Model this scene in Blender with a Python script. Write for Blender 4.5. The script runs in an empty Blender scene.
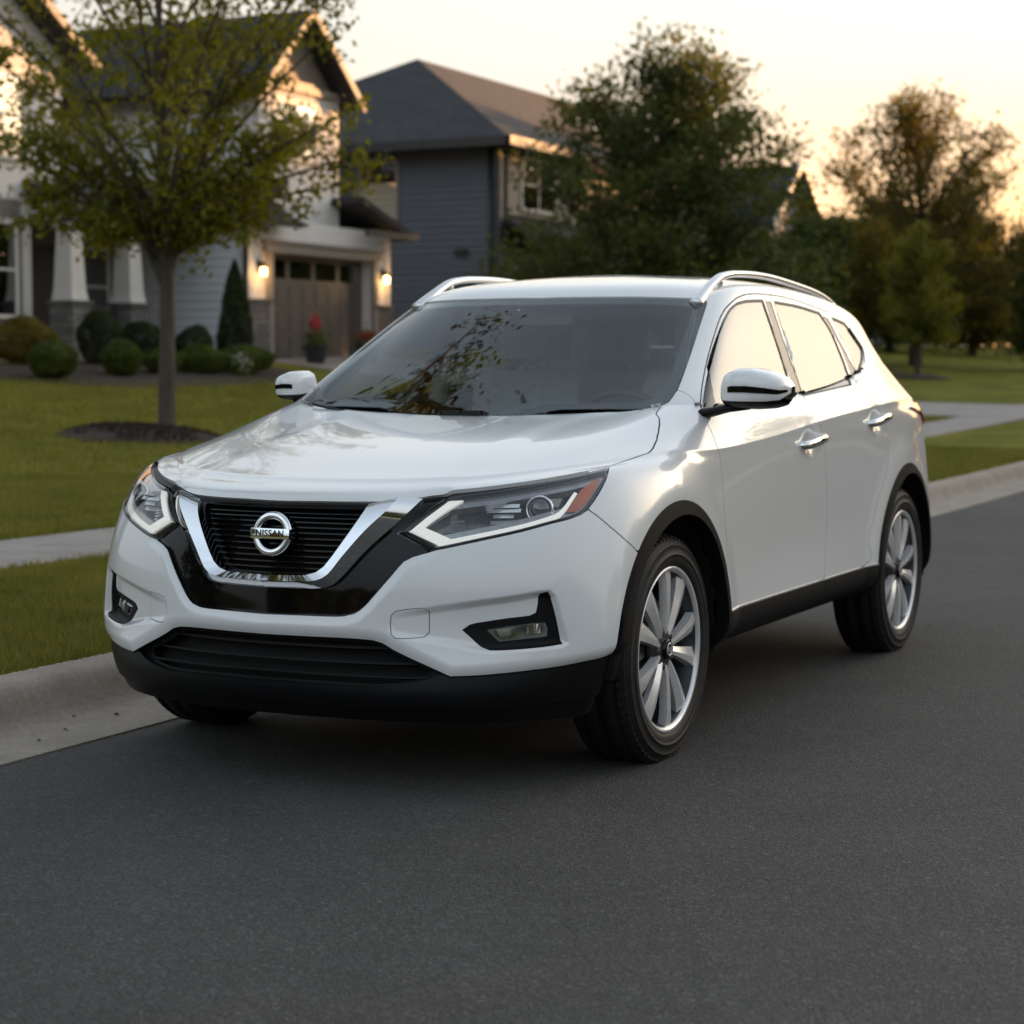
import bpy, bmesh, math, random
import numpy as np
from mathutils import Vector, Matrix
scene = bpy.context.scene
COL = scene.collection
PI = math.pi
# ---------------------------------------------------------------- camera
cam = bpy.data.cameras.new('camera'); cam_o = bpy.data.objects.new('camera', cam); COL.objects.link(cam_o)
scene.camera = cam_o
CAM = Vector((3.2253, -5.8125, 1.2557))
PITCH, YAW = 0.07347, 0.45922
cam_o.location = CAM
cam_o.rotation_euler = (PI/2-PITCH, 0, YAW)
cam.sensor_width = 36.0; cam.lens = 36.0*1995.6/1024
cam.clip_start = 0.1; cam.clip_end = 3000
cam.dof.use_dof = True; cam.dof.focus_distance = 5.75; cam.dof.aperture_fstop = 3.8
# ---------------------------------------------------------------- sky and sun
SUN_EL, SUN_AZ = math.radians(5.5), math.radians(27)        # azimuth measured from +Y (up the road) towards +X
world = bpy.data.worlds.new('World'); scene.world = world; world.use_nodes = True
wn = world.node_tree.nodes; wl = world.node_tree.links
sky = wn.new('ShaderNodeTexSky'); sky.sky_type = 'NISHITA'; sky.sun_disc = False
sky.sun_elevation = SUN_EL; sky.sun_rotation = SUN_AZ
sky.altitude = 200; sky.air_density = 1.0; sky.dust_density = 2.0; sky.ozone_density = 1.0
hs = wn.new('ShaderNodeHueSaturation'); hs.inputs['Saturation'].default_value = .52; hs.inputs['Value'].default_value = 1.1
wl.new(sky.outputs[0], hs.inputs['Color']); wl.new(hs.outputs[0], wn['Background'].inputs[0]); wn['Background'].inputs[1].default_value = 0.15
# pale dusty air low in the sky, brightest towards the sunset
tcw = wn.new('ShaderNodeTexCoord'); spw = wn.new('ShaderNodeSeparateXYZ'); wl.new(tcw.outputs['Generated'], spw.inputs[0])
mrw = wn.new('ShaderNodeMapRange'); mrw.interpolation_type = 'SMOOTHSTEP'; mrw.inputs['From Min'].default_value = .05; mrw.inputs['From Max'].default_value = .62; mrw.inputs['To Min'].default_value = .92; mrw.inputs['To Max'].default_value = 0.
wl.new(spw.outputs['Z'], mrw.inputs['Value'])
dt = wn.new('ShaderNodeVectorMath'); dt.operation = 'DOT_PRODUCT'; dt.inputs[1].default_value = (math.sin(SUN_AZ), math.cos(SUN_AZ), 0.); wl.new(tcw.outputs['Generated'], dt.inputs[0])
rw = wn.new('ShaderNodeValToRGB'); ew = rw.color_ramp.elements
ew[0].position = 0.; ew[0].color = (.100,.104,.118,1); ew[1].position = 1.; ew[1].color = (.52,.36,.17,1)
for t_, c_ in ((.45,(.135,.135,.142)),(.69,(.215,.193,.170)),(.80,(.25,.222,.188)),(.89,(.29,.252,.195))):
    k_ = ew.new(t_); k_.color = (*c_,1)
ma = wn.new('ShaderNodeMath'); ma.operation = 'MULTIPLY_ADD'; ma.inputs[1].default_value = .5; ma.inputs[2].default_value = .5; wl.new(dt.outputs['Value'], ma.inputs[0]); wl.new(ma.outputs[0], rw.inputs[0])
m1 = wn.new('ShaderNodeMapRange'); m1.interpolation_type = 'SMOOTHSTEP'; m1.inputs['From Min'].default_value = .19; m1.inputs['From Max'].default_value = .025; wl.new(spw.outputs['Z'], m1.inputs['Value'])
m2 = wn.new('ShaderNodeMapRange'); m2.interpolation_type = 'SMOOTHSTEP'; m2.inputs['From Min'].default_value = .75; m2.inputs['From Max'].default_value = .92; wl.new(ma.outputs[0], m2.inputs['Value'])
mm_ = wn.new('ShaderNodeMath'); mm_.operation = 'MULTIPLY'; wl.new(m1.outputs[0], mm_.inputs[0]); wl.new(m2.outputs[0], mm_.inputs[1])
mo = wn.new('ShaderNodeMix'); mo.data_type = 'RGBA'; mo.inputs[7].default_value = (.56,.26,.065,1); wl.new(mm_.outputs[0], mo.inputs['Factor']); wl.new(rw.outputs[0], mo.inputs[6])
b2 = wn.new('ShaderNodeBackground'); wl.new(mo.outputs[2], b2.inputs[0]); b2.inputs[1].default_value = 1.0
mxw = wn.new('ShaderNodeMixShader'); wl.new(mrw.outputs[0], mxw.inputs[0]); wl.new(wn['Background'].outputs[0], mxw.inputs[1]); wl.new(b2.outputs[0], mxw.inputs[2])
wl.new(mxw.outputs[0], wn['World Output'].inputs[0])
sun = bpy.data.lights.new('sun', 'SUN'); sun_o = bpy.data.objects.new('sun', sun); COL.objects.link(sun_o)
sun.energy = 3.0; sun.angle = math.radians(0.5); sun.color = (1.0, 0.50, 0.20)
_sd = Vector((math.sin(SUN_AZ)*math.cos(SUN_EL), math.cos(SUN_AZ)*math.cos(SUN_EL), math.sin(SUN_EL)))
sun_o.rotation_euler = _sd.to_track_quat('Z', 'Y').to_euler()
scene.view_settings.view_transform = 'Standard'; scene.view_settings.look = 'None'
scene.view_settings.exposure = 2.0; scene.view_settings.gamma = 1.0
# ---------------------------------------------------------------- helpers
def mat(name, col, rough=.6, metal=0., coat=0., var=0., vscale=3., bump=0., bscale=60., spec=.5, coord='Object', stretch=None, col2=None):
    """Principled material with a soft procedural colour variation and an optional fine bump"""
    m = bpy.data.materials.new(name); m.use_nodes = True
    nt = m.node_tree; b = nt.nodes['Principled BSDF']
    b.inputs['Base Color'].default_value = (*col, 1); b.inputs['Roughness'].default_value = rough
    b.inputs['Metallic'].default_value = metal; b.inputs['Coat Weight'].default_value = coat; b.inputs['Coat Roughness'].default_value = .03
    b.inputs['Specular IOR Level'].default_value = spec
    tc = nt.nodes.new('ShaderNodeTexCoord'); src = tc.outputs[coord]
    if stretch:
        mp = nt.nodes.new('ShaderNodeMapping'); mp.inputs['Scale'].default_value = stretch
        nt.links.new(src, mp.inputs[0]); src = mp.outputs[0]
    if var > 0 or col2:
        n = nt.nodes.new('ShaderNodeTexNoise'); n.inputs['Scale'].default_value = vscale; n.inputs['Detail'].default_value = 6
        n.inputs['Roughness'].default_value = .65
        nt.links.new(src, n.inputs['Vector'])
        r = nt.nodes.new('ShaderNodeValToRGB'); r.color_ramp.elements[0].position = .3; r.color_ramp.elements[1].position = .7
        a = col; c = col2 or col
        r.color_ramp.elements[0].color = (*[max(0, k*(1-var)) for k in a], 1); r.color_ramp.elements[1].color = (*[min(1, k*(1+var)) for k in c], 1)
        nt.links.new(n.outputs['Fac'], r.inputs[0]); nt.links.new(r.outputs[0], b.inputs['Base Color'])
    if bump > 0:
        n2 = nt.nodes.new('ShaderNodeTexNoise'); n2.inputs['Scale'].default_value = bscale; n2.inputs['Detail'].default_value = 4
        nt.links.new(src, n2.inputs['Vector'])
        bp = nt.nodes.new('ShaderNodeBump'); bp.inputs['Strength'].default_value = bump; bp.inputs['Distance'].default_value = .02
        nt.links.new(n2.outputs['Fac'], bp.inputs['Height']); nt.links.new(bp.outputs[0], b.inputs['Normal'])
    return m
def glass_mat(name, tint, ior=1.5, rough=.0, boost=0.0):
    m = bpy.data.materials.new(name); m.use_nodes = True; nt = m.node_tree
    for n in list(nt.nodes): nt.nodes.remove(n)
    out = nt.nodes.new('ShaderNodeOutputMaterial'); mx = nt.nodes.new('ShaderNodeMixShader')
    tr = nt.nodes.new('ShaderNodeBsdfTransparent'); tr.inputs[0].default_value = (*tint, 1)
    gl = nt.nodes.new('ShaderNodeBsdfGlossy'); gl.inputs['Roughness'].default_value = rough; gl.inputs[0].default_value = (1,1,1,1)
    lw = nt.nodes.new('ShaderNodeLayerWeight'); lw.inputs['Blend'].default_value = .5      # facing = 1-|cos|, the same from both sides of a thin pane
    pw = nt.nodes.new('ShaderNodeMath'); pw.operation = 'POWER'; pw.inputs[1].default_value = 5.
    f0 = 2*((ior-1)/(ior+1))**2+boost
    ad = nt.nodes.new('ShaderNodeMath'); ad.operation = 'MULTIPLY_ADD'; ad.inputs[1].default_value = 1-f0; ad.inputs[2].default_value = f0; ad.use_clamp = True
    nt.links.new(lw.outputs['Facing'], pw.inputs[0]); nt.links.new(pw.outputs[0], ad.inputs[0]); nt.links.new(ad.outputs[0], mx.inputs[0])
    nt.links.new(tr.outputs[0], mx.inputs[1]); nt.links.new(gl.outputs[0], mx.inputs[2]); nt.links.new(mx.outputs[0], out.inputs[0])
    return m
def emit_mat(name, col, strength):
    m = bpy.data.materials.new(name); m.use_nodes = True; b = m.node_tree.nodes['Principled BSDF']
    b.inputs['Base Color'].default_value = (*col, 1); b.inputs['Emission Color'].default_value = (*col, 1); b.inputs['Emission Strength'].default_value = strength
    return m
class MB:
    """collects simple shapes into ONE mesh"""
    def __init__(s): s.v = []; s.f = []; s.sm = []
    def add(s, V, F, smooth=False):
        n = len(s.v); s.v += [tuple(map(float, p)) for p in V]; s.f += [tuple(i+n for i in f) for f in F]; s.sm += [smooth]*len(F); return s
    def box(s, a, b):
        x0,y0,z0 = a; x1,y1,z1 = b
        V = [(x0,y0,z0),(x1,y0,z0),(x1,y1,z0),(x0,y1,z0),(x0,y0,z1),(x1,y0,z1),(x1,y1,z1),(x0,y1,z1)]
        return s.add(V, [(0,3,2,1),(4,5,6,7),(0,1,5,4),(1,2,6,5),(2,3,7,6),(3,0,4,7)])
    def prism(s, poly, ax, a, b):
        """polygon in the plane across axis ax, extruded from a to b"""
        def P(p, t): q = list(p); q.insert(ax, t); return tuple(q)
        n = len(poly); V = [P(p, a) for p in poly]+[P(p, b) for p in poly]
        F = [tuple(range(n))[::-1], tuple(range(n, 2*n))]+[(i,(i+1)%n,n+(i+1)%n,n+i) for i in range(n)]
        return s.add(V, F)
    def tube(s, pts, r, k=10, cap=True, flat=None):
        pts = [Vector(p) for p in pts]; n = len(pts); R = r if isinstance(r, (list, tuple)) else [r]*n
        V = []; ref = Vector((0,0,1))
        d0 = (pts[1]-pts[0]).normalized()
        if abs(d0.z) > .9: ref = Vector((1,0,0))
        prev = ref
        for i in range(n):
            d = (pts[min(i+1,n-1)]-pts[max(i-1,0)]).normalized()
            a = (prev-d*prev.dot(d)); a = a.normalized() if a.length > 1e-6 else d.orthogonal().normalized()
            prev = a; b = d.cross(a)
            fa, fb = (1,1) if flat is None else flat
            for j in range(k):
                t = 2*PI*j/k; V.append(pts[i]+a*math.cos(t)*R[i]*fa+b*math.sin(t)*R[i]*fb)
        F = [(i*k+j, i*k+(j+1)%k, (i+1)*k+(j+1)%k, (i+1)*k+j) for i in range(n-1) for j in range(k)]
        if cap: F += [tuple(range(k))[::-1], tuple(range((n-1)*k, n*k))]
        return s.add(V, F, True)
    def lathe(s, prof, ax=0, k=64, c=(0,0,0), a0=0., a1=2*PI):
        """prof: (axial, radius) pairs turned about axis ax"""
        full = abs(a1-a0-2*PI) < 1e-6; m = k if full else k+1; V = []
        for (t, r) in prof:
            for j in range(m):
                a = a0+(a1-a0)*j/k; q = [r*math.cos(a), r*math.sin(a)]; q.insert(ax, t)
                V.append((q[0]+c[0], q[1]+c[1], q[2]+c[2]))
        F = []
        for i in range(len(prof)-1):
            for j in range(k):
                j2 = (j+1) % m if full else j+1
                F.append((i*m+j, i*m+j2, (i+1)*m+j2, (i+1)*m+j))
        return s.add(V, F, True)
    def build(s, name, m, parent=None, autosmooth=None, bevel=0, flipx=False, loc=None):
        me = bpy.data.meshes.new(name)
        V = [(-x,y,z) for x,y,z in s.v] if flipx else s.v
        F = [f[::-1] for f in s.f] if flipx else s.f
        me.from_pydata(V, [], F)
        bm = bmesh.new(); bm.from_mesh(me)
        bmesh.ops.recalc_face_normals(bm, faces=bm.faces[:]) if not getattr(s, 'keep', False) else None
        if bevel > 0:
            ed = [e for e in bm.edges if len(e.link_faces) == 2 and e.calc_face_angle(0) > .5]
            bmesh.ops.bevel(bm, geom=ed, offset=bevel, segments=2, profile=.5, affect='EDGES', clamp_overlap=True)
            for f in bm.faces: f.smooth = True
        bm.to_mesh(me); bm.free()
        if bevel <= 0: me.polygons.foreach_set('use_smooth', s.sm)
        if autosmooth or bevel > 0: me.set_sharp_from_angle(angle=math.radians(autosmooth or 40))
        if m: me.materials.append(m)
        o = bpy.data.objects.new(name, me); COL.objects.link(o)
        if parent: o.parent = parent
        if loc: o.location = loc
        return o
def tag(o, label=None, cat=None, group=None, kind=None):
    if label: o['label'] = label
    if cat: o['category'] = cat
    if group: o['group'] = group
    if kind: o['kind'] = kind
    return o
def empty(name, loc=(0,0,0), rz=0.):
    o = bpy.data.objects.new(name, None); COL.objects.link(o); o.location = loc; o.rotation_euler = (0,0,rz); o.empty_display_size = .2
    return o
def copy_tree(o, parent=None, flip=False):
    c = o.copy(); COL.objects.link(c)
    if parent: c.parent = parent
    for ch in list(o.children): copy_tree(ch, c)
    return c
# ---------------------------------------------------------------- terrain, road, kerb, pavement
_px = [-60,-40,-22,-18.8,-17.4,-14,-11.1,-9,-7,-4.85,-3.8,-1.57]; _pz = [1.6,1.5,1.30,1.15,.97,.62,.37,.28,.22,.185,.172,.142]
_ry = [-80,12,18,28,36,44,54,70,100,300]; _rz = [0,0,.04,.20,.42,.62,.75,.85,1.0,1.6]
def zp(x):
    x = np.asarray(x, float)
    L = np.interp(x, _px, _pz); Rr = np.interp(x, [8.0,8.9,11,14,40,90], [.142,.15,.18,.25,.6,1.0])
    return np.where(x < 3, L, Rr)
def zr(y): 
    y = np.asarray(y, float)
    return (np.interp(y-2, _ry, _rz)+np.interp(y, _ry, _rz)*2+np.interp(y+2, _ry, _rz))/4
def zt(x, y): return float(zp(x)+zr(y))
def sheet(name, xs, ys, zf, m, kind='structure', smooth=True):
    xs, ys = np.asarray(xs, float), np.asarray(ys, float)
    X, Y = np.meshgrid(xs, ys); Z = zf(X, Y)
    n = len(xs); V = np.stack([X,Y,Z], -1).reshape(-1,3)
    F = [(j*n+i, j*n+i+1, (j+1)*n+i+1, (j+1)*n+i) for j in range(len(ys)-1) for i in range(n-1)]
    me = bpy.data.meshes.new(name); me.from_pydata(V.tolist(), [], F); me.materials.append(m)
    me.polygons.foreach_set('use_smooth', [smooth]*len(F))
    o = bpy.data.objects.new(name, me); COL.objects.link(o); o['kind'] = kind
    return o
def asphalt_mat():
    m = bpy.data.materials.new('asphalt'); m.use_nodes = True; nt = m.node_tree; b = nt.nodes['Principled BSDF']
    tc = nt.nodes.new('ShaderNodeTexCoord')
    def noise(sc, det=3, rough=.6):
        n = nt.nodes.new('ShaderNodeTexNoise'); n.inputs['Scale'].default_value = sc; n.inputs['Detail'].default_value = det; n.inputs['Roughness'].default_value = rough
        nt.links.new(tc.outputs['Object'], n.inputs['Vector']); return n
    v = nt.nodes.new('ShaderNodeTexVoronoi'); v.inputs['Scale'].default_value = 185; nt.links.new(tc.outputs['Object'], v.inputs['Vector'])
    v2 = nt.nodes.new('ShaderNodeTexVoronoi'); v2.inputs['Scale'].default_value = 75; nt.links.new(tc.outputs['Object'], v2.inputs['Vector'])
    big = noise(.55, 5); mid = noise(4.0, 5)
    # stones: each voronoi cell its own grey
    sep = nt.nodes.new('ShaderNodeSeparateColor'); nt.links.new(v.outputs['Color'], sep.inputs[0])
    r = nt.nodes.new('ShaderNodeValToRGB'); e = r.color_ramp.elements; e[0].position = 0; e[0].color = (.0285,.0265,.0247,1); e[1].position = 1.; e[1].color = (.125,.121,.116,1)
    k = e.new(.62); k.color = (.057,.0535,.0495,1); k = e.new(.93); k.color = (.070,.065,.060,1)
    nt.links.new(sep.outputs[0], r.inputs[0])
    sep2 = nt.nodes.new('ShaderNodeSeparateColor'); nt.links.new(v2.outputs['Color'], sep2.inputs[0])
    r2 = nt.nodes.new('ShaderNodeValToRGB'); r2.color_ramp.elements[0].position = .975; r2.color_ramp.elements[0].color = (0,0,0,1); r2.color_ramp.elements[1].position = 1.; r2.color_ramp.elements[1].color = (.10,.10,.095,1)
    nt.links.new(sep2.outputs[1], r2.inputs[0])
    mr = nt.nodes.new('ShaderNodeMapRange'); mr.inputs['From Min'].default_value = .3; mr.inputs['From Max'].default_value = .7; mr.inputs['To Min'].default_value = 1.0; mr.inputs['To Max'].default_value = 1.42
    nt.links.new(big.outputs['Fac'], mr.inputs['Value'])
    mr2 = nt.nodes.new('ShaderNodeMapRange'); mr2.inputs['From Min'].default_value = .3; mr2.inputs['From Max'].default_value = .7; mr2.inputs['To Min'].default_value = .9; mr2.inputs['To Max'].default_value = 1.08
    nt.links.new(mid.outputs['Fac'], mr2.inputs['Value'])
    mu = nt.nodes.new('ShaderNodeMath'); mu.operation = 'MULTIPLY'; nt.links.new(mr.outputs[0], mu.inputs[0]); nt.links.new(mr2.outputs[0], mu.inputs[1])
    ad = nt.nodes.new('ShaderNodeMix'); ad.data_type = 'RGBA'; ad.blend_type = 'ADD'; ad.inputs['Factor'].default_value = .35
    nt.links.new(r.outputs[0], ad.inputs[6]); nt.links.new(r2.outputs[0], ad.inputs[7])
    mx = nt.nodes.new('ShaderNodeMix'); mx.data_type = 'RGBA'; mx.blend_type = 'MULTIPLY'; mx.inputs['Factor'].default_value = 1.
    nt.links.new(ad.outputs[2], mx.inputs[6]); nt.links.new(mu.outputs[0], mx.inputs[7]); nt.links.new(mx.outputs[2], b.inputs['Base Color'])
    b.inputs['Roughness'].default_value = .78; b.inputs['Specular IOR Level'].default_value = .35
    bp = nt.nodes.new('ShaderNodeBump'); bp.inputs['Strength'].default_value = .75; bp.inputs['Distance'].default_value = .006
    nt.links.new(v.outputs['Distance'], bp.inputs['Height']); nt.links.new(bp.outputs[0], b.inputs['Normal'])
    return m
def concrete_mat(name, col, joint=None):
    m = mat(name, col, .85, var=.20, vscale=3.2, bump=.25, bscale=160)
    nt = m.node_tree; b = nt.nodes['Principled BSDF']
    n = nt.nodes.new('ShaderNodeTexNoise'); n.inputs['Scale'].default_value = 55; n.inputs['Detail'].default_value = 5
    tc = nt.nodes.new('ShaderNodeTexCoord'); nt.links.new(tc.outputs['Object'], n.inputs['Vector'])
    src = b.inputs['Base Color'].links[0].from_socket
    mr = nt.nodes.new('ShaderNodeMapRange'); mr.inputs['To Min'].default_value = .84; mr.inputs['To Max'].default_value = 1.13; mr.inputs['From Min'].default_value = .3; mr.inputs['From Max'].default_value = .7
    nt.links.new(n.outputs['Fac'], mr.inputs['Value'])
    mx = nt.nodes.new('ShaderNodeMix'); mx.data_type = 'RGBA'; mx.blend_type = 'MULTIPLY'; mx.inputs['Factor'].default_value = 1.
    nt.links.new(src, mx.inputs[6]); nt.links.new(mr.outputs[0], mx.inputs[7]); nt.links.new(mx.outputs[2], b.inputs['Base Color'])
    return m
YS = np.r_[np.arange(-60, -6, 6), np.arange(-6, 40, 1.), np.arange(40, 130, 4), np.arange(130, 301, 20)]
grass_soil = mat('lawn_turf', (.112,.122,.017), .95, var=.35, vscale=.9, bump=.5, bscale=60, col2=(.158,.152,.025), spec=.05)
def zl(X, Y): return zp(X)+zr(Y)
sheet('road', [-.97, 1, 3, 5, 8.0], YS, lambda X, Y: zr(Y)+.022*np.sin((X+.97)/8.97*PI)*1.0-.0, asphalt_mat())
gx = [-400,-150,-80,-60,-50,-40,-32,-26,-22,-20,-18.8,-18,-17.4,-16,-15,-14,-13,-12,-11.1,-10,-9,-8,-7,-6,-5.4,-4.85,-3.8,-2.6,-1.58]
ground = sheet('lawn', gx, np.r_[[-300,-120],YS,[500,900]], zl, grass_soil)
sheet('far_verge', [8.62,9.5,11,14,20,40,90,400], np.r_[[-300,-120],YS,[500,900]], zl, grass_soil)
kerb_m = concrete_mat('kerb_concrete', (.31,.262,.21)); walk_m = concrete_mat('pavement_concrete', (.29,.26,.235))
def sweep_kerb(name, prof, flip):
    mb = MB(); ys = YS[(YS > -50) & (YS < 200)]; n = len(prof)
    V = [(x, y, z+float(zr(y))) for y in ys for x, z in prof]
    F = [(i*n+j, i*n+j+1, (i+1)*n+j+1, (i+1)*n+j) for i in range(len(ys)-1) for j in range(n-1)]
    mb.add(V, F, True); o = mb.build(name, kerb_m, autosmooth=35); o['kind'] = 'structure'; return o
prof = [(-.955,-.05),(-.955,.006),(-1.30,.004),(-1.335,.010),(-1.36,.030),(-1.385,.085),(-1.405,.118),(-1.43,.136),(-1.46,.143),(-1.56,.146),(-1.585,.138),(-1.59,-.05)]
sweep_kerb('kerb', prof, False)
sweep_kerb('far_kerb', [(7.05-x, z) for x, z in prof][::-1], True)
def slabs(name, x0, x1, y0, y1, step, lift, alongx=False):
    """concrete flags with real joints between them"""
    mb = MB(); a = y0 if not alongx else x0; end = y1 if not alongx else x1; gap = .012
    while a < end-1e-6:
        b = min(a+step, end)
        if not alongx: xs, ys = (x0, x1), (a+gap/2, b-gap/2)
        else: xs, ys = (a+gap/2, b-gap/2), (y0, y1)
        Q = [(xs[0],ys[0]),(xs[1],ys[0]),(xs[1],ys[1]),(xs[0],ys[1])]
        top = [(x, y, zt(x, y)+lift) for x, y in Q]; bot = [(x, y, zt(x, y)-.08) for x, y in Q]
        mb.add(top+bot, [(0,1,2,3),(0,4,5,1),(1,5,6,2),(2,6,7,3),(3,7,4,0)]); a = b
    o = mb.build(name, walk_m); o['kind'] = 'structure'; return o
slabs('pavement', -4.85, -3.8, -40, 27.6, 1.5, .016); slabs('pavement', -4.85, -3.8, 32.0, 120, 1.5, .016)
slabs('driveway', -18.75, -1.60, 27.6, 32.0, 2.2, .020, True)
# grass blades near the camera: too many to count
def blades(name, boxes, n, h, w, m, seed):
    rng = np.random.default_rng(seed); P = []
    for (x0, x1, y0, y1, wt) in boxes:
        k = int(n*wt); P.append(np.stack([rng.uniform(x0, x1, k), rng.uniform(y0, y1, k)], 1))
    P = np.concatenate(P); k = len(P); Z = zp(P[:,0])+zr(P[:,1])
    a = rng.uniform(0, 2*PI, k); H = h*rng.uniform(.45, 1.25, k); lean = rng.normal(0, .45, (k,2))*H[:,None]
    d = np.stack([np.cos(a), np.sin(a)], 1)*(w*rng.uniform(.6,1.3,k))[:,None]
    B = np.concatenate([P, Z[:,None]-.004], 1); t = np.concatenate([lean, H[:,None]], 1)
    D = np.concatenate([d, np.zeros((k,1))], 1)
    V = np.stack([B-D, B+D, B+D*.7+t*np.array([.4,.4,.6]), B-D*.7+t*np.array([.4,.4,.6]), B+t], 1).reshape(-1,3)
    o = np.arange(k)[:,None]*5
    q = (o+np.array([0,1,2,3])).tolist(); t3 = (o+np.array([3,2,4])).tolist()
    me = bpy.data.meshes.new(name); me.from_pydata(V.tolist(), [], q+t3); me.materials.append(m)
    ob = bpy.data.objects.new(name, me); COL.objects.link(ob); ob['kind'] = 'stuff'; return ob
def leaf_mat(name, c1, c2, trans=.3, rough=.55, scale=1.1):
    m = bpy.data.materials.new(name); m.use_nodes = True; nt = m.node_tree
    for n in list(nt.nodes): nt.nodes.remove(n)
    out = nt.nodes.new('ShaderNodeOutputMaterial'); b = nt.nodes.new('ShaderNodeBsdfPrincipled'); t = nt.nodes.new('ShaderNodeBsdfTranslucent'); mx = nt.nodes.new('ShaderNodeMixShader')
    g_ = nt.nodes.new('ShaderNodeNewGeometry'); tc = nt.nodes.new('ShaderNodeTexCoord'); n = nt.nodes.new('ShaderNodeTexNoise'); n.inputs['Scale'].default_value = scale; n.inputs['Detail'].default_value = 3
    nt.links.new(tc.outputs['Object'], n.inputs['Vector'])
    ad = nt.nodes.new('ShaderNodeMath'); ad.operation = 'MULTIPLY_ADD'; ad.inputs[1].default_value = .55; nt.links.new(g_.outputs['Random Per Island'], ad.inputs[0])
    sb = nt.nodes.new('ShaderNodeMath'); sb.operation = 'MULTIPLY_ADD'; sb.inputs[1].default_value = 1.6; sb.inputs[2].default_value = -.58; nt.links.new(n.outputs['Fac'], sb.inputs[0]); nt.links.new(sb.outputs[0], ad.inputs[2])
    r = nt.nodes.new('ShaderNodeValToRGB'); r.color_ramp.elements[0].color = (*c1,1); r.color_ramp.elements[1].color = (*c2,1); nt.links.new(ad.outputs[0], r.inputs[0])
    nt.links.new(r.outputs[0], b.inputs['Base Color']); b.inputs['Roughness'].default_value = rough; b.inputs['Specular IOR Level'].default_value = .3
    hs = nt.nodes.new('ShaderNodeHueSaturation'); hs.inputs['Hue'].default_value = .485; hs.inputs['Saturation'].default_value = 1.1; hs.inputs['Value'].default_value = 1.5; nt.links.new(r.outputs[0], hs.inputs['Color'])
    nt.links.new(hs.outputs[0], t.inputs[0]); mx.inputs[0].default_value = trans
    nt.links.new(b.outputs[0], mx.inputs[1]); nt.links.new(t.outputs[0], mx.inputs[2]); nt.links.new(mx.outputs[0], out.inputs[0])
    return m
blade_m = leaf_mat('grass_blade', (.095,.115,.016), (.245,.225,.046), .35, .6, 2.2)
blades('verge_grass', [(-3.79,-1.57,-1.2,5.,1.)], 90000, .052, .0024, blade_m, 3)
blades('verge_grass', [(-3.79,-1.57,9.,19.,1.)], 60000, .055, .004, blade_m, 4)
blades('lawn_grass', [(-8.5,-4.86,2.,9.,1.)], 70000, .055, .004, blade_m, 5)
blades('lawn_grass', [(-9,-4.86,20,27.,.5),(-18,-8.5,4,24.,1.)], 70000, .06, .008, blade_m, 6)
# ---------------------------------------------------------------- houses
def lap_mat(name, col, pitch=.16, rough=.6):
    m = mat(name, col, rough, var=.05, vscale=1.3); nt = m.node_tree; b = nt.nodes['Principled BSDF']
    tc = nt.nodes.new('ShaderNodeTexCoord'); sp = nt.nodes.new('ShaderNodeSeparateXYZ'); nt.links.new(tc.outputs['Object'], sp.inputs[0])
    d = nt.nodes.new('ShaderNodeMath'); d.operation = 'DIVIDE'; d.inputs[1].default_value = pitch; nt.links.new(sp.outputs['Z'], d.inputs[0])
    f = nt.nodes.new('ShaderNodeMath'); f.operation = 'FRACT'; nt.links.new(d.outputs[0], f.inputs[0])
    i = nt.nodes.new('ShaderNodeMath'); i.operation = 'SUBTRACT'; i.inputs[0].default_value = 1.; nt.links.new(f.outputs[0], i.inputs[1])
    bp = nt.nodes.new('ShaderNodeBump'); bp.inputs['Strength'].default_value = 1.; bp.inputs['Distance'].default_value = .05
    nt.links.new(i.outputs[0], bp.inputs['Height']); nt.links.new(bp.outputs[0], b.inputs['Normal'])
    return m
def brick_mat(name, c1, c2, mortar, sc, bw, rh, rough=.85):
    m = bpy.data.materials.new(name); m.use_nodes = True; nt = m.node_tree; b = nt.nodes['Principled BSDF']
    tc = nt.nodes.new('ShaderNodeTexCoord'); sp = nt.nodes.new('ShaderNodeSeparateXYZ'); nt.links.new(tc.outputs['Object'], sp.inputs[0])
    ad = nt.nodes.new('ShaderNodeMath'); nt.links.new(sp.outputs['X'], ad.inputs[0]); nt.links.new(sp.outputs['Y'], ad.inputs[1])
    cb = nt.nodes.new('ShaderNodeCombineXYZ'); nt.links.new(ad.outputs[0], cb.inputs[0]); nt.links.new(sp.outputs['Z'], cb.inputs[1])
    k = nt.nodes.new('ShaderNodeTexBrick'); k.inputs['Color1'].default_value = (*c1,1); k.inputs['Color2'].default_value = (*c2,1); k.inputs['Mortar'].default_value = (*mortar,1)
    k.inputs['Scale'].default_value = sc; k.inputs['Brick Width'].default_value = bw; k.inputs['Row Height'].default_value = rh; k.inputs['Mortar Size'].default_value = .012; k.inputs['Bias'].default_value = 0.
    nt.links.new(cb.outputs[0], k.inputs['Vector']); nt.links.new(k.outputs[0], b.inputs['Base Color']); b.inputs['Roughness'].default_value = rough
    bp = nt.nodes.new('ShaderNodeBump'); bp.inputs['Strength'].default_value = .6; bp.inputs['Distance'].default_value = .02; bp.invert = True
    nt.links.new(k.outputs['Fac'], bp.inputs['Height']); nt.links.new(bp.outputs[0], b.inputs['Normal'])
    return m
white_side = lap_mat('white_lap_siding', (.60,.56,.52)); gray_side = lap_mat('pale_grey_lap_siding', (.62,.63,.635)); blue_side = lap_mat('slate_blue_lap_siding', (.080,.087,.100), .22)
tan_board = mat('tan_board', (.20,.165,.135), .7, var=.08); trim_w = mat('cream_trim', (.66,.62,.57), .55, var=.05); trim_t = mat('taupe_trim', (.26,.22,.185), .6, var=.08)
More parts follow.
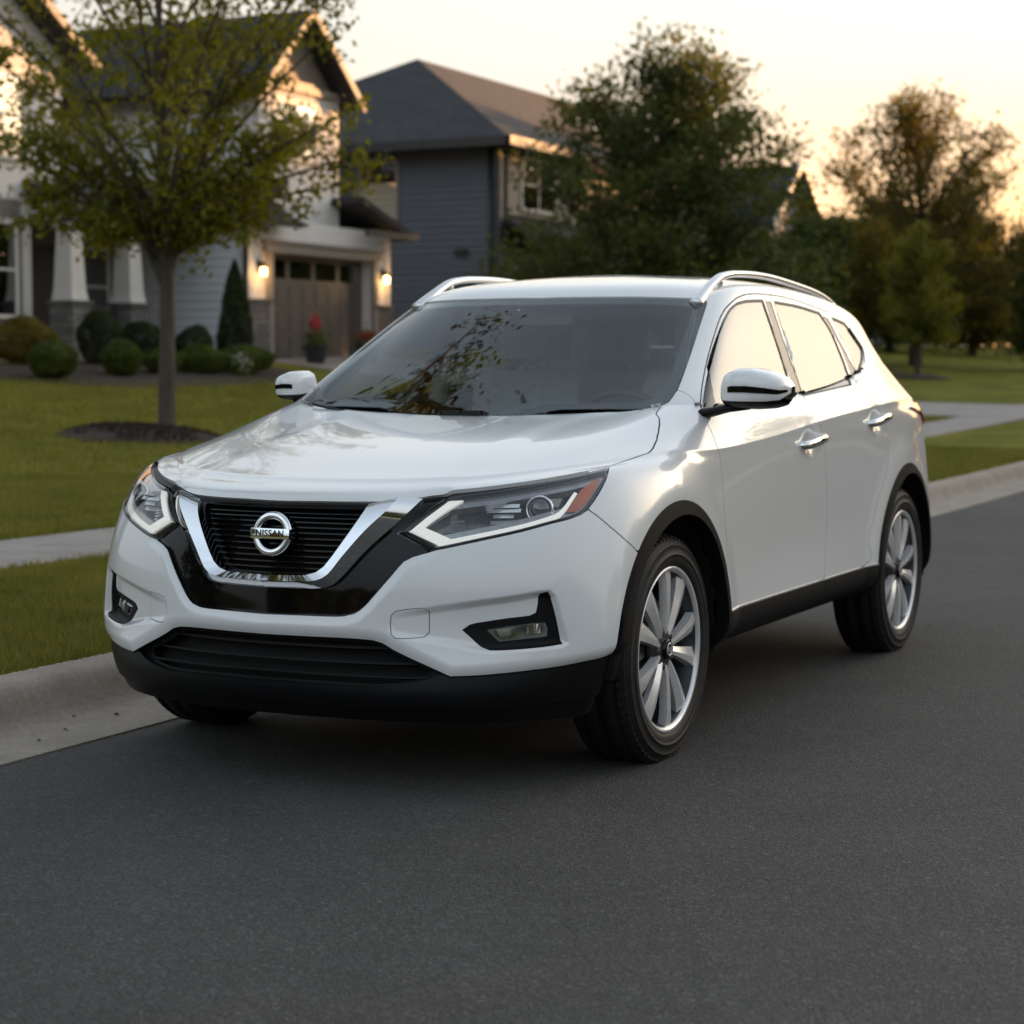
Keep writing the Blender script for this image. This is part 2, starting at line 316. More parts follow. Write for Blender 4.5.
stone_m = brick_mat('stacked_stone', (.20,.185,.17), (.115,.105,.10), (.09,.085,.08), 1., .30, .12)
shingle = brick_mat('dark_shingles', (.038,.037,.040), (.024,.024,.027), (.018,.018,.02), 1., .35, .15, .9)
gutter_m = mat('dark_gutter', (.022,.021,.022), .45, var=.1); door_m = lap_mat('taupe_garage_door', (.098,.080,.066), .53, .5)
pane_m = glass_mat('house_window_glass', (.06,.065,.07), 1.7, boost=.12)
light_pane = glass_mat('light_window_glass', (.85,.85,.83), 1.8, boost=.25)
blind_m = mat('drawn_blind', (.70,.62,.48), .8, var=.05)
def slab_roof(mb, quad, th=.14):
    """one pitched plane with thickness"""
    q = [Vector(p) for p in quad]; n = (q[1]-q[0]).cross(q[2]-q[0]).normalized()
    if n.z < 0: n = -n
    V = q+[p-n*th for p in q]; k = len(q)
    F = [tuple(range(k)), tuple(range(k, 2*k))[::-1]]+[(i, i+k, (i+1)%k+k, (i+1)%k) for i in range(k)]
    mb.add(V, F)
def window(parent, ax, at_, u0, u1, z0, z1, frame_m=None, cols=2, rows=2, sign=1, label=None, blind=False):
    """window proud of a wall lying across axis ax (0: faces +x, 1: faces -y); u is the coordinate along the wall"""
    frame_m = frame_m or trim_w; t = .07; out = .05*sign
    def bx(mb, a0, a1, b0, b1, d0, d1):
        p = [a0, b0]; q = [a1, b1]
        lo, hi = min(d0, d1), max(d0, d1)
        if ax == 0: mb.box((at_+lo, a0, b0), (at_+hi, a1, b1))
        else: mb.box((a0, at_+lo, b0), (a1, at_+hi, b1))
    fr = MB()
    bx(fr, u0-t, u0, z0-t, z1+t, .002*sign, out); bx(fr, u1, u1+t, z0-t, z1+t, .002*sign, out); bx(fr, u0, u1, z1, z1+t*1.3, .002*sign, out*1.2); bx(fr, u0-.02, u1+.02, z0-t, z0, .003*sign, out*1.5)
    for c in range(1, cols): u = u0+(u1-u0)*c/cols; bx(fr, u-.03, u+.03, z0, z1, .004*sign, out*.8)
    for r in range(1, rows): z = z0+(z1-z0)*r/rows; bx(fr, u0, u1, z-.022, z+.022, .004*sign, out*.7)
    w = fr.build('window', frame_m, parent)
    gl = MB(); bx(gl, u0, u1, z0, z1, .022*sign, .026*sign); gl.build('pane', light_pane if blind else pane_m, w)
    bk = MB(); bx(bk, u0, u1, z0, z1, .004*sign, .008*sign); bk.build('blind', blind_m if blind else dark_in, w)
    return w
dark_in = mat('dark_room', (.02,.02,.022), .9, var=.2)
lamp_bulb = emit_mat('warm_lamp_glass', (1.0,.60,.22), 4.0)
def wall_lamp(loc, label):
    l = empty('wall_lantern', loc); tag(l, label, 'lantern', 'lit lanterns beside the garage door')
    b = MB(); b.box((0,-.06,-.02),(.03,.06,.22)); b.box((.03,-.02,.14),(.14,.02,.18)); b.box((.05,-.07,.09),(.19,.07,.12)); b.box((.07,-.05,.12),(.17,.05,.15))
    for sx_, sy_ in ((.06,-.06),(.06,.05),(.17,-.06),(.17,.05)): b.box((sx_,sy_,-.12),(sx_+.012,sy_+.012,.10))
    b.build('bracket', gutter_m, l)
    gmb = MB(); gmb.box((.078,-.045,-.09),(.165,.045,.07)); gmb.build('lamp_glass', lamp_bulb, l, bevel=.015)
    li = bpy.data.lights.new('lamp_light', 'POINT'); li.energy = 2.5; li.color = (1.,.55,.22); li.shadow_soft_size = .06
    lo = bpy.data.objects.new('lamp_light', li); COL.objects.link(lo); lo.parent = l; lo.location = (.30,0,-.02)
    return l
def laps(parent, m, ax, at_, u0, u1, z0, z1, pitch=.165, d=.022):
    """overlapping boards standing proud of a wall (ax 0 faces +x, ax 1 faces -y)"""
    mb = MB(); sg = 1 if ax == 0 else -1; z = z0; V = []; F = []
    while z < z1-.02:
        t = min(z+pitch, z1)
        for zz_, dd in ((z, .002), (z, d), (t, .004)):
            for u in (u0, u1): V.append((at_+sg*dd, u, zz_) if ax == 0 else (u, at_+sg*dd, zz_))
        k = len(V)-6; F += [(k,k+1,k+3,k+2), (k+2,k+3,k+5,k+4)]; z = t
    mb.add(V, F); return mb.build('lap_siding', m, parent)
# --- white house with the garage
h1 = empty('house', (0,0,0)); tag(h1, 'white two storey house with a taupe garage door, stone base and porch columns', 'house')
XF = -18.8; G0 = 1.30
w = MB(); w.box((XF-6.5, 27.0, .9), (XF-.25, 32.6, 4.15)); w.box((XF-.25, 27.0, .9), (XF, 27.86, 4.15)); w.box((XF-.25, 31.82, .9), (XF, 32.6, 4.15)); w.box((XF-.25, 27.86, 3.49), (XF, 31.82, 4.15)); w.build('garage_wall', white_side, h1)
w = MB(); w.box((XF-6.4, 26.975, .95), (XF-.14, 27.0, 4.15)); w.build('side_wall', gray_side, h1)
laps(h1, gray_side, 1, 26.975, XF-5.1, XF-.14, 1.2, 4.0)
w = MB(); w.box((XF-5.5, 28.1, 4.15), (XF-.4, 31.12, 7.0)); w.build('upper_wall', white_side, h1)
laps(h1, white_side, 0, XF-.4, 28.1, 30.98, 4.9, 6.85)
w = MB(); w.prism([(28.1,7.0),(31.12,7.0),(29.6,8.4)], 0, XF-5.5, XF-.45); w.build('gable_wall', tan_board, h1)  # gable in a darker board colour: shade behind the roof overhang is painted in
w = MB(); w.box((XF-13, 14.5, 1.0), (XF-5.2, 27.0, 6.9)); w.build('main_wall', gray_side, h1)
w = MB(); w.box((XF-6, 15.2, 4.2), (XF-1.8, 23.75, 6.9)); w.prism([(15.2,6.9),(23.75,6.9),(19.5,9.6)], 0, XF-6, XF-1.8); w.build('wing_wall', white_side, h1)
w = MB(); w.box((XF-6, 15.2, 1.0), (XF-1.81, 22.75, 4.2)); w.build('lower_wing_wall', tan_board, h1)
s = MB(); s.box((XF-1.9, 15.2, .9), (XF-1.74, 22.7, 1.95)); s.build('stone_base', stone_m, h1)
s = MB(); s.box((XF-1.85, 22.55, 1.95), (XF-1.75, 22.76, 4.2)); s.build('corner_board', trim_w, h1)
for (a, b) in ((26.95, 27.83), (31.86, 32.65)):
    s = MB(); s.box((XF-.3, a, .9), (XF+.09, b, 2.50)); s.box((XF-.3, a-.02, 2.50), (XF+.12, b+.0, 2.56)); s.build('stone_base', stone_m, h1)
for a, b in (((XF-.05, 27.0, .9), (XF+.04, 27.16, 4.15)), ((XF-.05, 32.44, .9), (XF+.04, 32.61, 4.15)), ((XF-.45, 30.98, 4.15), (XF-.375, 31.14, 7.0))): s = MB(); s.box(a, b); s.build('corner_board', trim_w, h1)
XD = XF-.235
# garage door: recessed panels with a row of windows
dr = MB(); dr.box((XD-.02, 27.86, 1.30), (XD+.012, 31.82, 3.49))
for r in range(4):
    for c in range(8):
        y0 = 27.86+.06+c*.495; z0 = 1.34+r*.535
        if r < 3: dr.box((XD+.012, y0, z0+.05), (XD+.022, y0+.42, z0+.47))
glaze_m = mat('smoky_glazing', (.13,.115,.10), .5, var=.2)
garage = dr.build('garage_door', door_m, h1)
for c in range(4):
    y0 = 27.86+.10+c*.98; p = MB(); p.box((XD+.012, y0, 3.02), (XD+.018, y0+.80, 3.38)); p.build('pane', pane_m, garage)
    p = MB(); p.box((XD+.008, y0, 3.02), (XD+.0135, y0+.80, 3.38)); p.build('glazing', glaze_m, garage)
hd = MB(); hd.box((XD+.022, 29.72, 2.02), (XD+.05, 29.96, 2.12)); hd.build('handle', gutter_m, garage)
fr = MB(); fr.box((XF, 27.70, 1.2), (XF+.10, 27.86, 3.50)); fr.box((XF, 31.82, 1.2), (XF+.10, 31.98, 3.50)); fr.box((XF, 27.58, 3.50), (XF+.13, 32.10, 3.68)); fr.box((XF, 27.52, 3.68), (XF+.18, 32.16, 3.74)); fr.build('door_surround', trim_t, h1)
# roofs
rf = MB()
slab_roof(rf, [(XF+.02,29.5,8.5),(XF+.02,27.6,6.72),(XF-7,27.6,6.72),(XF-7,29.5,8.5)]); slab_roof(rf, [(XF+.02,29.5,8.5),(XF-7,29.5,8.5),(XF-7,31.45,6.78),(XF+.02,31.45,6.78)])
slab_roof(rf, [(XF-1.35,19.5,9.9),(XF-1.35,14.7,6.75),(XF-8,14.7,6.75),(XF-8,19.5,9.9)]); slab_roof(rf, [(XF-1.35,19.5,9.9),(XF-8,19.5,9.9),(XF-8,24.2,6.75),(XF-1.35,24.2,6.75)])
slab_roof(rf, [(XF-4.7,14.0,6.85),(XF-4.7,31.,6.85),(XF-9.1,31.,9.2),(XF-9.1,14.0,9.2)]); slab_roof(rf, [(XF-13.4,14.0,6.85),(XF-9.1,14.0,9.2),(XF-9.1,31.,9.2),(XF-13.4,31.,6.85)])
slab_roof(rf, [(XF+.40,26.55,4.12),(XF+.40,27.92,4.95),(XF-5.4,27.92,4.95),(XF-5.4,26.55,4.12)]); slab_roof(rf, [(XF+.42,26.5,4.12),(XF+.42,28.3,4.12),(XF-.01,28.3,4.42),(XF-.01,27.6,4.75)])
slab_roof(rf, [(XF+.40,30.88,4.80),(XF+.40,33.1,4.12),(XF-5.4,33.1,4.12),(XF-5.4,30.88,4.80)])
slab_roof(rf, [(XF-.75,22.6,4.25),(XF-.75,27.0,4.25),(XF-3.6,27.0,5.1),(XF-3.6,22.6,5.1)])
rf.build('roof', shingle, h1)
for (y0, z0, y1, z1, x0) in ((27.55,6.55,29.5,8.36,XF+.025),(29.5,8.36,31.5,6.61,XF+.025),(14.65,6.60,19.5,9.78,XF-1.345),(19.5,9.78,24.25,6.60,XF-1.345)):
    fa = MB(); fa.prism([(y0,z0),(y1,z1),(y1,z1+.18),(y0,z0+.18)], 0, x0, x0+.065); fa.build('fascia', trim_t, h1)
for a, b in (((XF+.42,26.5,3.98),(XF+.50,28.35,4.12)), ((XF+.41,30.9,3.98),(XF+.49,33.15,4.12)), ((XF-.74,22.6,4.02),(XF-.66,27.,4.2))):
    fa = MB(); fa.box(a, b); fa.build('gutter', gutter_m, h1)
gb = MB(); gb.box((XF-.4,28.1,6.85),(XF-.30,31.15,7.0)); gb.box((XF-.4,29.1,7.0),(XF-.33,30.2,7.07)); gb.build('gable_trim', trim_t, h1)
window(h1, 0, XF-.4, 28.65, 30.25, 5.52, 6.6, trim_w, 2, 1, 1, blind=True)
window(h1, 0, XF-1.8, 20.8, 22.6, 4.95, 6.4, trim_w, 2, 2, blind=True)
window(h1, 0, XF-1.81, 20.0, 22.35, 2.15, 3.75, trim_w, 3, 2)
ds = MB(); ds.tube([(XF-.02,26.93,4.0),(XF+.08,26.9,3.85),(XF+.06,26.92,3.6),(XF+.06,26.92,1.35),(XF+.3,26.86,1.28)], .055, 8); ds.build('downspout', gutter_m, h1)
# porch: tapered columns on stone piers, beam, deck and the tan front wall behind
pw = MB(); pw.box((XF-5.2, 22.7, 1.0), (XF-3.0, 27.0, 4.6)); pw.build('porch_wall', tan_board, h1)
pd = MB(); pd.box((XF-3.0, 22.75, .8), (XF-.9, 26.97, 1.45)); pd.build('porch_floor', walk_m, h1)
be = MB(); be.box((XF-1.45, 22.76, 3.86), (XF-1.05, 26.96, 4.22)); be.box((XF-3.0, 22.76, 3.95), (XF-1.45, 26.96, 4.02)); be.build('porch_beam', trim_w, h1)
dd = MB(); dd.box((XF-3.0, 24.1, 1.45), (XF-2.94, 25.1, 3.55)); dd.build('front_door', mat('dark_front_door', (.05,.035,.03), .4, var=.1), h1)
window(h1, 0, XF-3.0, 25.6, 26.5, 2.1, 3.5, trim_w, 1, 2)
for y in (23.2, 24.92):
    p = MB(); q = []
    for z, hw in ((2.42,.235),(2.62,.205),(3.86,.15)): q.append((z, hw))
    V = []
    for z, hw in q: V += [(XF-1.25-hw,y-hw,z),(XF-1.25+hw,y-hw,z),(XF-1.25+hw,y+hw,z),(XF-1.25-hw,y+hw,z)]
    F = [(4*i+j, 4*i+(j+1)%4, 4*(i+1)+(j+1)%4, 4*(i+1)+j) for i in range(2) for j in range(4)]+[(3,2,1,0),(8,9,10,11)]
    p.add(V, F); p.box((XF-1.25-.21,y-.21,3.74),(XF-1.25+.21,y+.21,3.86)); col = p.build('porch_column', trim_w, h1)
    s = MB(); s.box((XF-1.25-.26,y-.26,.8),(XF-1.25+.26,y+.26,2.36)); s.box((XF-1.25-.30,y-.30,2.36),(XF-1.25+.30,y+.30,2.42)); s.build('stone_pier', stone_m, col)
rl = MB(); rl.box((XF-1.28,23.5,2.25),(XF-1.22,24.55,2.31)); rl.box((XF-1.28,23.5,1.55),(XF-1.22,24.55,1.60))
for i in range(9): rl.box((XF-1.265,23.55+i*.118,1.60),(XF-1.235,23.58+i*.118,2.25))
rl.build('porch_railing', gutter_m, h1)
wall_lamp((XF+.0, 27.45, 3.10), 'lit lantern on the left of the garage door, above the stone base')
wall_lamp((XF+.0, 32.30, 3.12), 'lit lantern on the right of the garage door, next to the blue house')
# --- slate blue house
h2 = empty('house', (0,0,0)); tag(h2, 'slate blue two storey house with a dark hipped roof', 'house')
w = MB(); w.box((-28.4,37.9,1.0),(-18.8,42.6,6.72)); w.box((-28.4,42.6,1.0),(-20.0,54,6.72)); w.build('wall', blue_side, h2)
laps(h2, blue_side, 1, 37.9, -28.3, -18.86, 1.2, 6.5); laps(h2, blue_side, 0, -18.8, 38.06, 42.55, 1.2, 4.4)
w = MB(); w.box((-18.81,38.35,4.95),(-18.72,42.4,6.60)); w.build('cream_front', tan_board if False else mat('cream_shingle_front', (.30,.25,.21), .7, var=.08), h2)
s = MB(); s.box((-18.85,37.86,1.0),(-18.70,38.05,6.72)); s.build('corner_board', mat('blue_grey_trim', (.04,.045,.055), .5, var=.05), h2)
r = MB(); E0, E1 = 6.72, 9.35; a = (-33.5,37.3); b = (-18.2,52.6)
xp, yp, zp_ = -23.6, 42.6, 9.6
slab_roof(r, [(-29.0,37.3,E0),(-18.2,37.3,E0),(xp,yp,zp_)]); slab_roof(r, [(-18.2,37.3,E0),(-18.2,46.4,E0),(xp,50.,zp_),(xp,yp,zp_)]); slab_roof(r, [(-29.0,37.3,E0),(xp,yp,zp_),(xp,54.,zp_),(-29.0,54.,E0)])
slab_roof(r, [(-19.4,43.,E0),(-19.4,55,E0),(-24.0,55,9.0),(-24.0,43.,9.0)])
slab_roof(r, [(-17.9,38.1,4.45),(-17.9,43.2,4.45),(-19.0,43.2,5.0),(-19.0,38.1,5.0)])
r.build('roof', shingle, h2)
f = MB(); f.box((-29.1,37.2,6.50),(-18.1,37.3,6.72)); f.box((-18.2,37.2,6.50),(-18.08,46.2,6.72)); f.box((-28.9,37.3,6.50),(-18.2,37.9,6.56)); f.box((-18.8,37.3,6.50),(-18.2,46.1,6.56)); f.build('gutter', gutter_m, h2)
ds = MB(); ds.tube([(-18.95,37.82,6.5),(-18.95,37.82,1.4)], .06, 8); ds.build('downspout', gutter_m, h2)
for a, b in (((-19.95,37.82,3.95),(-19.6,37.9,4.1)),): vt = MB(); vt.box(a, b); vt.build('vent', gutter_m, h2)
window(h2, 0, -18.72, 39.1, 41.0, 5.15, 6.35, trim_w, 2, 2); window(h2, 1, 37.9, -22.6, -21.6, 4.9, 6.3, trim_t, 1, 2, -1, blind=True)
# --- house with a sunlit gable beyond the dense tree
h3 = empty('house', (0,0,0)); tag(h3, 'far house half hidden by trees, its gable edge glowing orange', 'house')
w = MB(); w.box((-30,53,1.2),(-18.8,66,5.6)); w.prism([(56.6,5.6),(62.4,5.6),(59.5,7.75)], 0, -24, -18.8); w.build('wall', mat('pale_grey_wall', (.42,.41,.41), .7, var=.06), h3)
r = MB(); slab_roof(r, [(-18.1,52.4,5.4),(-18.1,66.6,5.4),(-24.4,66.6,8.3),(-24.4,52.4,8.3)]); slab_roof(r, [(-30.6,52.4,5.4),(-24.4,52.4,8.3),(-24.4,66.6,8.3),(-30.6,66.6,5.4)])
slab_roof(r, [(-18.2,59.5,8.0),(-18.2,56.2,5.5),(-24.4,56.2,5.5),(-24.4,59.5,8.0)]); slab_roof(r, [(-18.2,59.5,8.0),(-24.4,59.5,8.0),(-24.4,62.8,5.5),(-18.2,62.8,5.5)]); r.build('roof', shingle, h3)
f = MB(); f.prism([(56.1,5.36),(59.5,7.95),(59.5,8.12),(56.1,5.55)], 0, -18.19, -18.08); f.prism([(59.5,7.95),(62.9,5.36),(62.9,5.55),(59.5,8.12)], 0, -18.19, -18.08); f.build('fascia', trim_w, h3)
window(h3, 0, -18.8, 57.2, 58.6, 3.9, 5.2, trim_w, 2, 2); window(h3, 0, -18.8, 63.4, 65.0, 4.1, 5.2, trim_w, 2, 2); window(h3, 0, -18.8, 60.5, 62., 2.2, 3.6, trim_w, 2, 2)
# --- farthest house
h4 = empty('house', (0,0,0)); tag(h4, 'farthest pale house with a dark roof at the right edge', 'house')
w = MB(); w.box((-30,79,1.2),(-18.8,85,4.6)); w.box((-30,85,1.2),(-20.5,97,4.6)); w.build('wall', mat('pale_far_wall', (.50,.49,.48), .7, var=.06), h4)
r = MB(); slab_roof(r, [(-18.0,78,4.4),(-18.0,98,4.4),(-24,98,7.3),(-24,78,7.3)]); slab_roof(r, [(-30.6,78,4.4),(-24,78,7.3),(-24,98,7.3),(-30.6,98,4.4)]); r.build('roof', shingle, h4)
d = MB(); d.box((-20.52,86.0,1.6),(-20.42,87.2,3.9)); d.build('front_door', mat('rust_red_door', (.30,.08,.04), .5, var=.1), h4)
window(h4, 0, -18.8, 80.2, 81.4, 2.3, 3.6, trim_w, 1, 2)
# ---------------------------------------------------------------- trees, shrubs and flower pots
def leaves_obj(name, C_, size, m, parent, rng, aspect=.55, up=.25):
    k = len(C_); d = rng.normal(size=(k,3)); d[:,2] -= up; d /= np.linalg.norm(d, axis=1, keepdims=True)
    a = rng.normal(size=(k,3)); a -= d*(a*d).sum(1, keepdims=True); a /= np.linalg.norm(a, axis=1, keepdims=True)
    n = np.cross(d, a); s = (size*rng.uniform(.65, 1.3, k))[:,None]
    V = np.stack([C_-d*s*.5, C_+a*s*aspect*.5+n*s*.08, C_+d*s*.5, C_-a*s*aspect*.5+n*s*.08], 1).reshape(-1,3)
    me = bpy.data.meshes.new(name); me.vertices.add(4*k); me.vertices.foreach_set('co', V.ravel())
    me.loops.add(4*k); me.loops.foreach_set('vertex_index', np.arange(4*k)); me.polygons.add(k); me.polygons.foreach_set('loop_start', np.arange(k)*4)
    me.update(calc_edges=True); me.materials.append(m)
    o = bpy.data.objects.new(name, me); COL.objects.link(o); o.parent = parent; return o
bark = mat('grey_brown_bark', (.075,.058,.044), .9, var=.4, vscale=9, bump=.8, bscale=26, stretch=(1,1,.25))
def bez(a, b, c, n):
    t = np.linspace(0, 1, n)[:,None]; a, b, c = map(np.asarray, (a, b, c)); return a*(1-t)**2+2*b*t*(1-t)+c*t*t
def tree(name, label, loc, h, first, prof, n1, n2, nl, leaf, lm, seed, tr=.12, spread=.13, forks=None, group=None, up=.25, twig=.42, droop=.0):
    """prof: radius of the crown against height (0 base of the crown .. 1 top)"""
    rng = np.random.default_rng(seed); root = empty(name, loc); tag(root, label, 'tree', group)
    tk = MB(); L = []
    ph = [(0,0,-.15),(0,0,0),(rng.normal(0,.02),rng.normal(0,.02),first*.5),(rng.normal(0,.03),rng.normal(0,.03),first),(rng.normal(0,.08),rng.normal(0,.08),first+(h-first)*.45),(rng.normal(0,.12),rng.normal(0,.12),h*.93)]
    tk.tube(ph, [tr*1.7,tr*1.3,tr*1.05,tr*.95,tr*.5,tr*.1], 14)
    PH = np.array(ph)
    for i in range(n1):
        f = (i+.5)/n1; fe = np.clip(f+rng.normal(0,.05), .02, .99)
        R = np.interp(fe, np.linspace(0,1,len(prof)), prof)*rng.uniform(.62, 1.10)
        az = i*2.39996+rng.normal(0,.3); ze = first+(h-first)*fe
        zs = first*.92+(h-first)*max(0, fe-.12-.35*min(1, R/max(prof)))*.85
        base = np.array([np.interp(zs, PH[:,2], PH[:,0]), np.interp(zs, PH[:,2], PH[:,1]), zs])
        end = np.array([math.cos(az)*R, math.sin(az)*R, ze])
        ctl = base*.45+end*.55+np.array([0,0,(ze-zs)*.10-droop*R]); ctl[:2] *= .85
        B = bez(base, ctl, end, 9); r0 = tr*(.50 if R > .4*max(prof) else .3)*(1-.45*f)
        tk.tube([tuple(p) for p in B], list(np.linspace(r0, .008, 9)), 7)
        for j in range(n2):
            t = .25+.75*(j+rng.uniform(0,1))/n2; p = B[min(8, int(t*8))]
            dv = rng.normal(size=3); dv[2] = abs(dv[2])*.5+.12; out = end-base; out /= np.linalg.norm(out)+1e-6
            dv = dv/np.linalg.norm(dv)*.9+out*.55; dv /= np.linalg.norm(dv); ln = max(prof)*twig*rng.uniform(.45,1.1)*(1.1-.4*t)
            q = p+dv*ln; mid_ = (p+q)/2+np.array([0,0,.06*ln])
            T = bez(p, mid_, q, 5)
            if n2 <= 14: tk.tube([tuple(v) for v in T], list(np.linspace(.014, .004, 5)), 4, cap=False)
            k = max(3, int(nl*rng.uniform(.5, 1.5))); tt = rng.uniform(.15, 1.05, k)[:,None]
            L.append(p+(q-p)*tt+rng.normal(0, spread, (k,3))*np.array([1,1,.75]))
        k = nl; L.append(end+rng.normal(0, spread*1.2, (k,3)))
    if forks: forks(tk, L, rng)
    tk.build('trunk', bark, root, autosmooth=60)
    C_ = np.concatenate(L); leaves_obj('crown', C_, leaf, lm, root, rng, up=up)
    return root
lm1 = leaf_mat('young_maple_leaf', (.062,.076,.009), (.245,.235,.022), .47, .5, .9)
lm2 = leaf_mat('dense_tree_leaf', (.028,.044,.012), (.105,.118,.020), .42, .55, .5)
lm3 = leaf_mat('open_tree_leaf', (.040,.044,.010), (.190,.145,.018), .52, .55, .6)
lm4 = leaf_mat('lime_green_leaf', (.070,.085,.010), (.210,.200,.024), .45, .5, 1.2)
lmb = leaf_mat('box_shrub_leaf', (.040,.066,.010), (.120,.150,.022), .3, .5, 2.5)
lmd = leaf_mat('dark_shrub_leaf', (.022,.036,.012), (.060,.075,.020), .22, .5, 2.)
lmy = leaf_mat('golden_shrub_leaf', (.090,.075,.012), (.230,.180,.024), .35, .5, 1.6)
def T(x, y): return (x, y, zt(x, y))
def tree1_fork(tk, L, rng):
    for (dx, dy, dz) in ((-1.1,-.25,4.1),(.75,.35,4.4),(-.35,.5,4.8),(.3,-.55,4.6)):
        B = bez((0,0,1.85), (dx*.35,dy*.35,2.8), (dx,dy,dz), 10); tk.tube([tuple(p) for p in B], list(np.linspace(.075,.015,10)), 8)
    # long limbs reaching over the lawn and the drive
    for (o, z, k) in ((2.45,3.35,1.),(2.5,3.9,.9),(2.25,4.7,1.),(1.9,3.0,1.),(1.55,5.2,.8),(1.15,2.75,.8),(-1.8,2.55,1.),(-1.4,2.9,1.),(-2.1,3.5,1.),(-.9,2.35,.7),(.45,2.45,.6),(-2.0,4.6,1.),(1.4,3.7,1.),(2.1,5.4,.9)):
        e = np.array([.896*o+rng.normal(0,.15), .443*o+rng.normal(0,.3), z]); b = np.array([0,0,2.05+.12*z]); c = b*.5+e*.5+np.array([0,0,.22])
        B = bez(b, c, e, 12); tk.tube([tuple(p) for p in B], list(np.linspace(.042,.006,12)), 7)
        for q in range(11):
            t = .35+.65*rng.uniform(); p = B[min(11,int(t*11.9))]; d = rng.normal(size=3)*np.array([1,1,.55]); d /= np.linalg.norm(d); q2 = p+d*rng.uniform(.25,.6)
            tk.tube([tuple(p), tuple((p+q2)/2+np.array([0,0,.03])), tuple(q2)], [.010,.007,.003], 4, cap=False)
            n = int(34*k*rng.uniform(.6,1.4)); tt = rng.uniform(.2,1.1,n)[:,None]; L.append(p+(q2-p)*tt+rng.normal(0,.11,(n,3))*np.array([1,1,.7]))
tree('street_tree', 'slender young tree with a grey trunk on the lawn in front of the white house', T(-11.13,13.86), 7.4, 2.3, [.8,1.6,2.2,2.6,2.8,2.7,2.0,.6], 34, 8, 40, .10, lm1, 11, .088, .12, tree1_fork, twig=.36)
tree('verge_tree', 'tree over the kerb left of the photo, seen as leafy reflections in the windscreen', T(-3.0,.3), 7.6, 3.5, [1.5,2.2,2.5,2.4,2.0,1.3,.5], 24, 9, 44, .11, lm2, 13, .13, .15, twig=.38)
tree('broad_tree', 'broad dense dark green tree behind the roof of the parked SUV', T(-13.3,35.4), 7.0, 1.1, [3.8,4.2,4.0,3.5,3.1,3.0,2.6,1.9,.7], 66, 14, 40, .15, lm2, 21, .2, .19, twig=.36, group=None)
tree('open_tree', 'wide airy tree with sunset showing through its crown', T(-12.6,53.6), 7.9, 1.2, [2.5,3.0,3.4,3.6,3.5,3.3,2.8,2.0,.9], 58, 12, 36, .15, lm3, 31, .17, .19, twig=.36)
tree('young_tree', 'small lime green tree on a mulch ring at the right', T(-9.9,43.7), 3.75, .95, [.75,1.0,1.1,1.0,.85,.6,.3], 24, 10, 40, .10, lm4, 41, .065, .12, twig=.40)
tree('young_tree', 'thin young tree just left of the small lime green one', T(-12.1,47.5), 4.0, 1.2, [.7,.9,1.0,.9,.6,.3], 20, 10, 36, .11, lm3, 42, .06, .13, twig=.40)
tree('edge_tree', 'dark tree cut by the right edge of the photo', T(-9.0,57.5), 5.6, .6, [1.7,2.0,2.1,1.9,1.5,.8], 34, 14, 50, .16, lm2, 51, .16, .24, twig=.36)
tree('back_tree', 'dark tree between the far gabled house and the airy tree', T(-17.0,66.5), 5.2, .5, [2.4,2.9,3.0,2.6,2.0,.9], 34, 14, 50, .2, lm2, 61, .16, .3, twig=.36)
tree('back_tree', 'round tree below the orange gable of the far house', T(-14.6,50.0), 3.9, .3, [1.7,2.0,2.0,1.7,1.2,.5], 28, 14, 46, .17, lm2, 62, .12, .26, twig=.38)
tree('back_tree', 'dark tree in front of the farthest pale house', T(-15.5,73.0), 5.0, .5, [2.0,2.4,2.4,2.0,1.5,.7], 30, 14, 46, .2, lm3, 63, .14, .3, twig=.36)
tree('back_tree', 'bushy tree right of the farthest pale house', T(-14.5,84.0), 6.2, .5, [2.0,2.5,2.6,2.3,1.7,.8], 32, 14, 46, .22, lm2, 64, .15, .32, twig=.36)
def far_mass(name, boxes, n, size, m, seed):
    rng = np.random.default_rng(seed); P = []
    for (x, y, rx, ry, hh) in boxes:
        k = int(n*rx*hh/30); a = rng.normal(size=(k,3)); a /= np.linalg.norm(a, axis=1, keepdims=True); a *= rng.uniform(.55, 1.05, (k,1))
        z = zt(x, y); P.append(np.stack([x+a[:,0]*rx, y+a[:,1]*ry, z+hh*.5+a[:,2]*hh*.55], 1))
    o = leaves_obj(name, np.concatenate(P), size, m, None, rng); o['kind'] = 'stuff'; return o
rng_ = np.random.default_rng(5)
far_mass('distant_trees', [(-70+i*6.5+rng_.uniform(-2,2), 125+rng_.uniform(-8,25), 5.5, 5, rng_.uniform(6,10)) for i in range(13)], 5200, .42, lm2, 71)
far_mass('unseen_roadside_trees', [(17+rng_.uniform(-2,4), y, 4.6, 4.6, (rng_.uniform(5.8,7.) if y < 55 else rng_.uniform(11.,13.))) for y in np.arange(14, 150, 6.5)]+[(14+rng_.uniform(0,5), y, 3.5, 4., rng_.uniform(3.0,4.2)) for y in np.arange(-38, 14, 8.5)]+[(-11+rng_.uniform(-2,2), y, 2.6, 2.6, 6.2) for y in (-8, -20, -32)]+[(10.4,33,2.3,2.3,9.4),(10.8,46,2.0,2.4,9.0),(10.2,61,2.2,2.2,8.8),(11.,22,1.6,1.6,5.2)]+[(x, -58+rng_.uniform(-4,4), 4.5, 4.5, rng_.uniform(5,8)) for x in np.arange(-34, 22, 6.)], 6500, .37, lm2, 72)  # trees added out of view, sized to block the low sun and darken reflections
